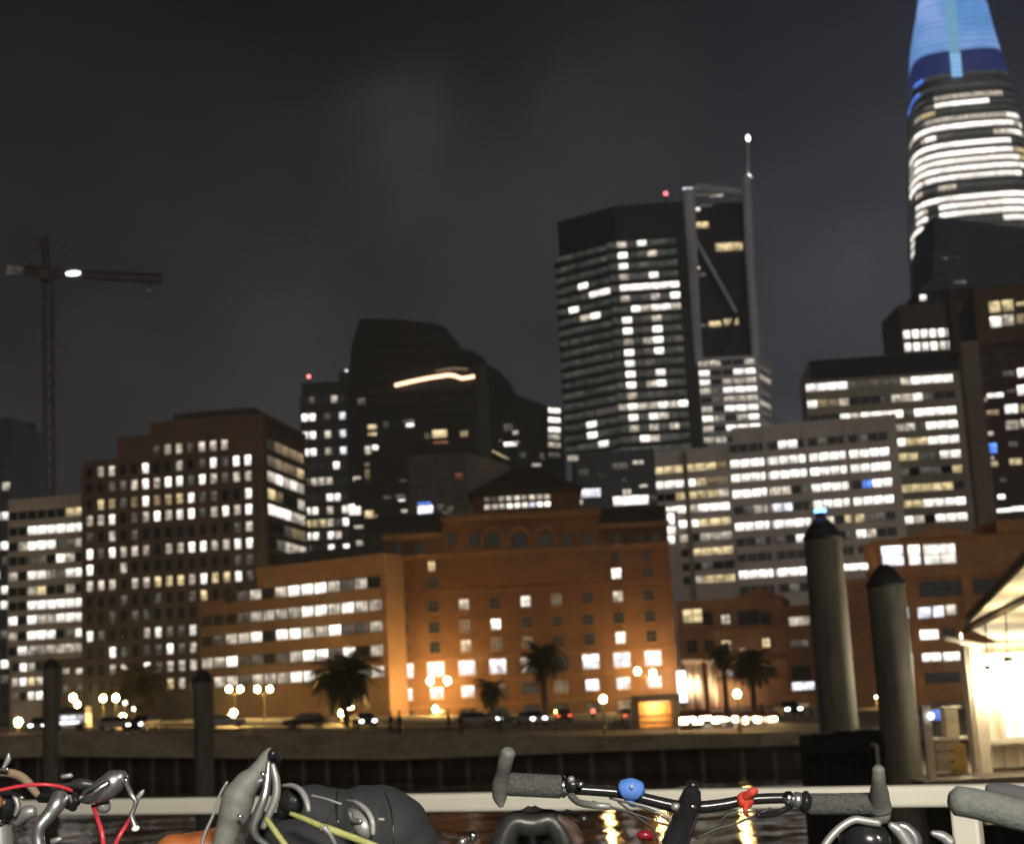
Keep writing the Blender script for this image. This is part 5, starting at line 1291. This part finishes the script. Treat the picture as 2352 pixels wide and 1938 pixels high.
T('ribbon', [(1712, 1830, D3 - .02, 9), (1728, 1818, D3 - .03, 10), (1738, 1816, D3 - .03, 6)], REDR, b3)
T('ribbon', [(1714, 1850, D3 - .02, 7), (1711, 1864, D3 - .03, 5), (1718, 1872, D3 - .03, 4)], REDR, b3)
for pts in ([(1400, 1832), (1470, 1852), (1530, 1880), (1562, 1910)], [(1360, 1840), (1450, 1866), (1520, 1890), (1556, 1902)], [(1770, 1856), (1690, 1890), (1640, 1905), (1600, 1925)], [(1740, 1862), (1672, 1870), (1640, 1910), (1600, 1960)], [(1420, 1840), (1470, 1880), (1500, 1905), (1520, 1960)]):
    T('cable', [(x, y, D3 - .05, 2.6) for x, y in pts], CABL, b3, seg=8)
T('light_cable', [(1435, 1840, D3 - .03, 2.5), (1500, 1856, D3 - .04, 3), (1556, 1888, D3 - .04, 2.5)], ALU, b3, seg=8)
T('red_piece', [(1468, 1918, D3 - .1, 9), (1482, 1917, D3 - .1, 11), (1496, 1919, D3 - .1, 9)], mat('dark_red_piece', (.14, .006, .012), .2), b3)  # small dark red piece below the bar
under(b3, at(1548, 1960, D3 - .08), BLKM, 1)
# --- saddle of the folding bicycle
b5 = bike(1220, 1900, 2.45, 'folding bicycle whose black saddle shows below the left grey bar end')
D5 = 2.45
def saddle(cx, cy, D, wpx, L, m, parent, tilt=.0):
    c = at(cx, cy, D); W_ = wpx * D / FPX; vs, fs = [], []; nu, nv = 16, 14
    for j in range(nv + 1):
        t_ = j / nv; y = L * t_
        hw = W_ / 2 * ((1 - t_) ** 1.1 * .80 + .20) * (math.sin(min(1, t_ * 5 + .45) * math.pi / 2))
        for i in range(nu + 1):
            s_ = -1 + 2 * i / nu
            x = hw * s_; dome = (1 - abs(s_) ** 2.6) * .034 - (math.exp(-(s_ / .28) ** 2) * .010 * (1 - t_ * .5)) - abs(s_) ** 6 * .03
            z = dome + .012 * (1 - t_) ** 2 - (.02 if j == 0 else 0)
            vs.append(c + Vector((x, y, z - .030 + tilt * y)))
    n0 = len(vs)
    for v in vs[:n0]: pass
    for j in range(nv):
        for i in range(nu):
            a = j * (nu + 1) + i; fs.append((a, a + 1, a + nu + 2, a + nu + 1))
    o = mesh_obj('saddle', vs, fs, m, parent, True)
    so_ = o.modifiers.new('solid', 'SOLIDIFY'); so_.thickness = .036; so_.offset = -1
    ss = o.modifiers.new('sub', 'SUBSURF'); ss.render_levels = 1; ss.levels = 1
    return o
saddle(1222, 1875, D5, 240, .26, LEATH, b5)
for pts in ([(1180, 1925), (1188, 1910), (1196, 1905)], [(1268, 1925), (1260, 1910), (1250, 1905)]):
    T('saddle_rail', [(x, y, D5 + .05, 5) for x, y in pts], ALU, b5, seg=8)
T('seat_post', [(1222, 1910, D5 + .1, 19), (1224, 2000, D5 + .1, 19), (1228, 2600, D5 + .1, 22)], ALU, b5)
T('clamp_bolt', [(1080, 1918, D5, 13), (1090, 1920, D5, 14)], CHROME, b5)
T('clamp_bolt', [(1058, 1932, D5, 13), (1066, 1934, D5, 13)], SILV, b5)
T('seat_bag', [(1280, 1880, D5 + .02, 12), (1310, 1900, D5 + .02, 16), (1330, 1935, D5 + .02, 16)], mat('brown_strap', (.10, .06, .05), .6), b5)
T('spring', [(1300, 1862, D5 + .08, 5), (1330, 1872, D5 + .06, 7), (1343, 1880, D5 + .05, 6)], SILV, b5)
pX = at(1224, 1900, D5 + .1); mb = MB()
for a, b_ in (((pX.x, pX.y, DZ + .3), (pX.x + .0, pX.y + .55, DZ + .36)), ((pX.x, pX.y, DZ + .3), (pX.x, pX.y - .35, DZ + .25))): mb.tube([a, b_], .022, 10)
mb.build('frame', BLKM, b5)
for yy in (.55, -.35):
    c = Vector((pX.x, pX.y + yy, DZ + .22)); pts = [c + Vector((0, math.cos(a), math.sin(a))) * .2 for a in [2 * math.pi * i / 24 for i in range(25)]]
    MB().tube(pts, .02, 8, cap=False).build('wheel', TYRE, b5, True)
# --- drop bar bicycle with grey hood and bag
b2 = bike(560, 1900, 2.0, 'drop bar bicycle with a grey brake hood and a dark bag under yellow straps')
D2 = 2.0
T('brake_hood', [(621, 1722, D2, 9), (612, 1742, D2, 17), (592, 1774, D2, 22), (566, 1802, D2, 30), (548, 1832, D2, 37), (538, 1866, D2, 36), (524, 1902, D2, 27), (512, 1945, D2, 26), (500, 1990, D2, 26)], HOOD, b2, seg=20)
T('brake_lever', [(617, 1748, D2 - .05, 5), (614, 1788, D2 - .055, 8.5), (607, 1830, D2 - .06, 10.5), (592, 1868, D2 - .06, 11.5), (582, 1898, D2 - .06, 10), (590, 1922, D2 - .055, 8), (614, 1940, D2 - .05, 7)], SILV, b2)
T('shift_lever', [(626, 1755, D2 - .02, 6), (635, 1795, D2 - .02, 9), (633, 1832, D2 - .02, 10), (618, 1868, D2 - .02, 9), (604, 1900, D2 - .02, 8)], ALU, b2)
T('hood_top', [(624, 1728, D2 - .02, 11), (636, 1740, D2 - .01, 10), (640, 1752, D2, 6)], BLKM, b2)
T('lever_pivot', [(600, 1776, D2 - .06, 5), (607, 1778, D2 - .06, 5)], CHROME, b2)
T('lever_pivot', [(590, 1796, D2 - .06, 5), (602, 1790, D2 - .06, 4)], ALU, b2)
T('cable', [(522, 1795, D2, 3), (506, 1822, D2, 3), (490, 1870, D2, 3.4), (470, 1915, D2, 4), (462, 1950, D2, 4)], ALU, b2, seg=8)
T('clamp_band', [(548, 1872, D2 - .035, 4), (556, 1876, D2 - .035, 4)], CHROME, b2)
T('bar', [(505, 1960, D2, 22), (520, 2060, D2 - .02, 22), (600, 2120, D2 - .1, 22), (700, 2090, D2 - .1, 22)], BLKM, b2)
T('cross_bar', [(600, 1885, D2 + .12, 22), (760, 1905, D2 + .14, 22), (980, 1960, D2 + .14, 22)], BLKM, b2)
T('bag', [(662, 1880, D2 + .14, 52), (690, 1880, D2 + .14, 72), (715, 1882, D2 + .14, 78), (750, 1886, D2 + .14, 75), (785, 1888, D2 + .14, 72), (820, 1893, D2 + .14, 88), (862, 1905, D2 + .14, 101), (905, 1928, D2 + .14, 98), (948, 1962, D2 + .14, 72), (975, 1990, D2 + .14, 40)], BAG, b2, seg=28)
T('lamp_body', [(652, 1838, D2 + .02, 22), (668, 1840, D2 + .02, 30), (684, 1842, D2 + .02, 30)], BLKM, b2, seg=20)
T('bag_piping', [(650, 1804, D2 + .02, 4), (672, 1804, D2 + .0, 6), (692, 1816, D2 - .02, 7), (704, 1838, D2 - .03, 7), (709, 1862, D2 - .035, 5)], CLEARP, b2, seg=10)
T('pocket_rim', [(796, 1838, D2 - .02, 3), (820, 1843, D2 - .06, 5), (842, 1860, D2 - .08, 6), (855, 1885, D2 - .09, 6), (857, 1915, D2 - .09, 5)], CLEARP, b2, seg=10)
T('pocket', [(806, 1862, D2 - .03, 9), (822, 1880, D2 - .06, 20), (838, 1900, D2 - .07, 22), (848, 1918, D2 - .06, 14)], ALU, b2)
T('pocket_tab', [(803, 1864, D2 - .075, 6), (810, 1882, D2 - .08, 6), (830, 1885, D2 - .085, 5)], SILV, b2)
T('bag_seam', [(776, 1816, D2 + .05, 2), (772, 1845, D2 + .02, 2.4), (775, 1880, D2, 2.4), (782, 1915, D2, 2)], BLKM, b2, seg=8)
T('bag_seam', [(884, 1822, D2 + .05, 2), (896, 1850, D2 + .02, 2.4), (902, 1890, D2 + .005, 2.4), (905, 1935, D2, 2)], BLKM, b2, seg=8)
T('bag_zip', [(716, 1826, D2 + .02, 2.5), (750, 1834, D2 + .005, 2.5), (784, 1846, D2, 2.5)], CLEARP, b2, seg=8)
T('zip_pull', [(870, 1880, D2 - .09, 3), (882, 1881, D2 - .09, 3)], CLEARP, b2)
T('lower_bag', [(600, 1950, D2 + .06, 50), (680, 1945, D2 + .02, 62), (740, 1960, D2, 60), (800, 1990, D2, 50)], BAG, b2, seg=24)
T('strap', [(668, 1868, D2 - .07, 5), (700, 1880, D2 - .085, 6.5), (738, 1897, D2 - .095, 7), (744, 1901, D2 - .1, 9), (752, 1902, D2 - .1, 9), (800, 1919, D2 - .1, 8), (850, 1938, D2 - .11, 8), (905, 1962, D2 - .11, 8)], STRAP, b2, seg=12)
T('strap', [(612, 1880, D2 - .06, 6), (632, 1908, D2 - .075, 7), (655, 1940, D2 - .08, 7), (680, 1975, D2 - .08, 7)], STRAP, b2, seg=12)
T('strap_buckle', [(745, 1900, D2 - .105, 8), (758, 1915, D2 - .105, 5), (770, 1938, D2 - .1, 5)], ALU, b2)
under(b2, at(740, 2000, D2 + .1), BLKM, 1)
# --- silver bicycle at the left edge
b1 = bike(60, 1870, 2.2, 'silver bicycle with red cables and tan bar tape at the left edge')
D1 = 2.2
T('bar_tape', [(-60, 1776, D1, 8), (-10, 1774, D1, 9), (30, 1776, D1, 10), (58, 1790, D1, 10), (76, 1812, D1, 9), (90, 1830, D1, 7)], TAPE, b1)
T('bar_sleeve', [(-40, 1765, D1 - .01, 3), (18, 1766, D1 - .02, 4)], CHROME, b1, seg=8)
T('lever_tip', [(8, 1762, D1 - .01, 4), (18, 1745, D1, 7), (20, 1730, D1, 3)], ALU, b1)
T('cable', [(-40, 1824, D1 - .06, 4.2), (0, 1814, D1 - .06, 4.2), (50, 1804, D1 - .06, 4.2), (100, 1801, D1 - .06, 4.2), (140, 1806, D1 - .05, 4.2), (165, 1815, D1 - .04, 4)], REDC, b1, seg=10)
T('cable', [(214, 1850, D1, 5), (226, 1885, D1 - .03, 5.2), (235, 1915, D1 - .04, 5.5), (238, 1950, D1 - .04, 5.5)], REDC, b1, seg=10)
T('cable', [(303, 1872, D1, 4.5), (292, 1892, D1 - .01, 5), (275, 1918, D1 - .02, 5), (258, 1955, D1 - .02, 5)], REDC, b1, seg=10)
T('bell', [(-22, 1846, D1, 30), (0, 1848, D1 - .01, 38), (20, 1850, D1 - .02, 34)], BLKM, b1, seg=24)
T('bell_face', [(-14, 1842, D1 - .06, 15), (-4, 1842, D1 - .065, 15)], mat('copper_face', (.35, .13, .06), .4, .5), b1)
T('bell_rim', [(30, 1826, D1 - .03, 4), (38, 1838, D1 - .03, 6), (41, 1854, D1 - .03, 6), (34, 1872, D1 - .03, 4)], ALU, b1)
T('bell_screw', [(44, 1829, D1 - .03, 5), (54, 1832, D1 - .03, 5)], CHROME, b1)
T('head_tube', [(-6, 1890, D1, 28), (-2, 1930, D1, 29), (2, 1990, D1, 29)], ALU, b1, seg=20)
T('headset_ring', [(-10, 1897, D1, 32), (-9, 1901, D1, 32)], CHROME, b1, seg=20)
T('stem', [(40, 1880, D1, 18), (62, 1866, D1 - .01, 16), (78, 1862, D1 - .01, 13)], ALU, b1)
T('crank_lever', [(140, 1828, D1 - .04, 20), (131, 1846, D1 - .05, 19), (112, 1872, D1 - .055, 16), (92, 1896, D1 - .06, 15), (87, 1920, D1 - .06, 14), (92, 1960, D1 - .06, 15)], SILV, b1, seg=18)
T('handlebar', [(90, 1832, D1, 10), (112, 1832, D1, 11), (145, 1833, D1, 12), (178, 1840, D1, 13)], BLKM, b1)
T('bar_clamp', [(160, 1824, D1 - .02, 17), (164, 1844, D1 - .02, 18), (170, 1858, D1 - .02, 8)], BLKM, b1)
T('brake_hood', [(184, 1836, D1 - .02, 8), (205, 1828, D1 - .02, 18), (238, 1812, D1 - .02, 27), (262, 1794, D1 - .02, 27), (284, 1780, D1 - .02, 15)], SILV, b1, seg=20)
T('hood_belly', [(228, 1838, D1, 12), (238, 1850, D1, 17), (246, 1856, D1, 13)], ALU, b1)
T('hood_highlight', [(184, 1832, D1 - .045, 5), (215, 1818, D1 - .055, 7), (250, 1796, D1 - .05, 6)], CHROME, b1)
T('lever_pivot', [(286, 1788, D1 - .04, 6), (292, 1792, D1 - .04, 6)], CHROME, b1)
T('brake_lever', [(288, 1792, D1 - .04, 5), (302, 1824, D1 - .05, 6), (312, 1840, D1 - .05, 6), (308, 1856, D1 - .05, 5), (302, 1872, D1 - .05, 6), (308, 1892, D1 - .05, 6), (311, 1900, D1 - .05, 9)], SILV, b1)
T('lever_fin', [(312, 1838, D1 - .03, 6), (324, 1822, D1 - .03, 6), (330, 1814, D1 - .03, 3)], ALU, b1)
T('lever_tip', [(311, 1900, D1 - .055, 9), (312, 1904, D1 - .055, 9)], mat('white_lever_tip', (.8, .8, .8), .4), b1)
T('mirror', [(118, 1812, D1 + .05, 4), (148, 1802, D1 + .05, 8), (190, 1800, D1 + .05, 14), (215, 1802, D1 + .05, 8)], CABL, b1)
T('mirror_bolt', [(142, 1783, D1 + .03, 5), (164, 1780, D1 + .03, 6)], ALU, b1)
T('lamp_bracket', [(120, 1932, D1, 8), (140, 1925, D1, 6)], ALU, b1)
under(b1, at(0, 1990, D1), ALU, 1)
# --- bicycle with the orange saddle
b6 = bike(430, 1950, 2.05, 'bicycle with an orange saddle between the silver bicycle and the grey hood')
saddle(425, 1932, 2.05, 250, .25, ORNG, b6)
pX = at(428, 1940, 2.12); T('seat_post', [(426, 1955, 2.12, 18), (430, 2100, 2.12, 18), (434, 2300, 2.12, 18)], ALU, b6)
st = Vector((pX.x, pX.y, DZ + .45)); mb = MB(); mb.tube([pX - Vector((0, 0, .12)), st], .017, 10); mb.tube([st, st + Vector((0, .5, .08))], .02, 10); mb.tube([st, st + Vector((0, -.35, -.1))], .016, 10); mb.build('frame', BLKM, b6)
for yy in (.62, -.42):
    c = Vector((pX.x, pX.y + yy, DZ + .31)); pts = [c + Vector((0, math.cos(a), math.sin(a))) * .29 for a in [2 * math.pi * i / 24 for i in range(25)]]
    wl = MB().tube(pts, .018, 8, cap=False).build('wheel', TYRE, b6, True)
# --- bicycle cut off by the right edge
b4 = bike(2300, 1900, 1.95, 'bicycle with a thick grey foam handlebar cut off by the right edge')
D4 = 1.95
T('grip', [(2196, 1838, D4, 33), (2240, 1845, D4, 34), (2300, 1860, D4, 35), (2352, 1874, D4, 35), (2420, 1892, D4, 35)], mat('grey_green_foam', (.10, .107, .10), .8, 0, .2, 150, .4), b4, seg=22)
T('upper_bar', [(2270, 1812, D4 + .06, 14), (2320, 1822, D4 + .05, 22), (2380, 1838, D4 + .04, 26), (2440, 1850, D4 + .04, 26)], mat('dark_grey_foam', (.05, .05, .054), .8, 0, .12, 40), b4)
T('bar', [(2420, 1892, D4, 22), (2600, 1940, D4, 22)], BLKM, b4)
T('stem', [(2600, 1940, D4, 26), (2590, 2100, D4, 26)], BLKM, b4)
under(b4, at(2590, 2080, D4), BLKM, 1)
# --- bicycle whose mudguard and rack show at the bottom right
b7 = bike(1990, 1940, 2.15, 'bicycle of which only curved grey levers show under the right bar end')
D7 = 2.2
T('lever_bow', [(2020, 1890, D7, 9), (1985, 1884, D7, 9), (1962, 1882, D7, 9), (1935, 1896, D7, 9), (1908, 1922, D7, 9), (1885, 1955, D7, 9)], ALU, b7)
T('lever_blade', [(2044, 1893, D7, 8), (2062, 1905, D7, 13), (2078, 1925, D7, 14), (2098, 1960, D7, 14)], ALU, b7)
T('lever_blade', [(2050, 1893, D7 + .01, 5), (2080, 1900, D7 + .01, 12), (2102, 1925, D7 + .01, 14), (2104, 1955, D7 + .01, 12)], SILV, b7)
T('lamp_shell', [(1950, 1925, D7 + .05, 30), (1985, 1930, D7 + .02, 44), (2020, 1940, D7 + .02, 40)], BLKM, b7, seg=20)
T('lamp_glass', [(2014, 1920, D7 - .06, 6), (2022, 1928, D7 - .06, 7)], SILV, b7)
T('mudguard', [(2140, 1912, D7 + .2, 6), (2165, 1920, D7 + .2, 12), (2184, 1935, D7 + .2, 14)], ALU, b7)
under(b7, at(1990, 2000, D7 + .05), BLKM, 1)
# small lit window on the hull, built as a glowing box on a post
hl = empty('lit_hull_window', at(2290, 1880, 30), 'small lit yellow window, built as a glowing box, under the grey foam handlebar', 'lamp')
c = at(2290, 1878, 30)
MB().box(c, (.34, .12, .17)).build('lens', LIT['y'], hl); MB().box(c + Vector((0, .12, .02)), (.44, .1, .26)).build('housing', GALV, hl)
MB().tube([c + Vector((0, .2, -.1)), Vector((c.x, c.y + .2, -1))], .09, 8).build('post', TIM, hl)
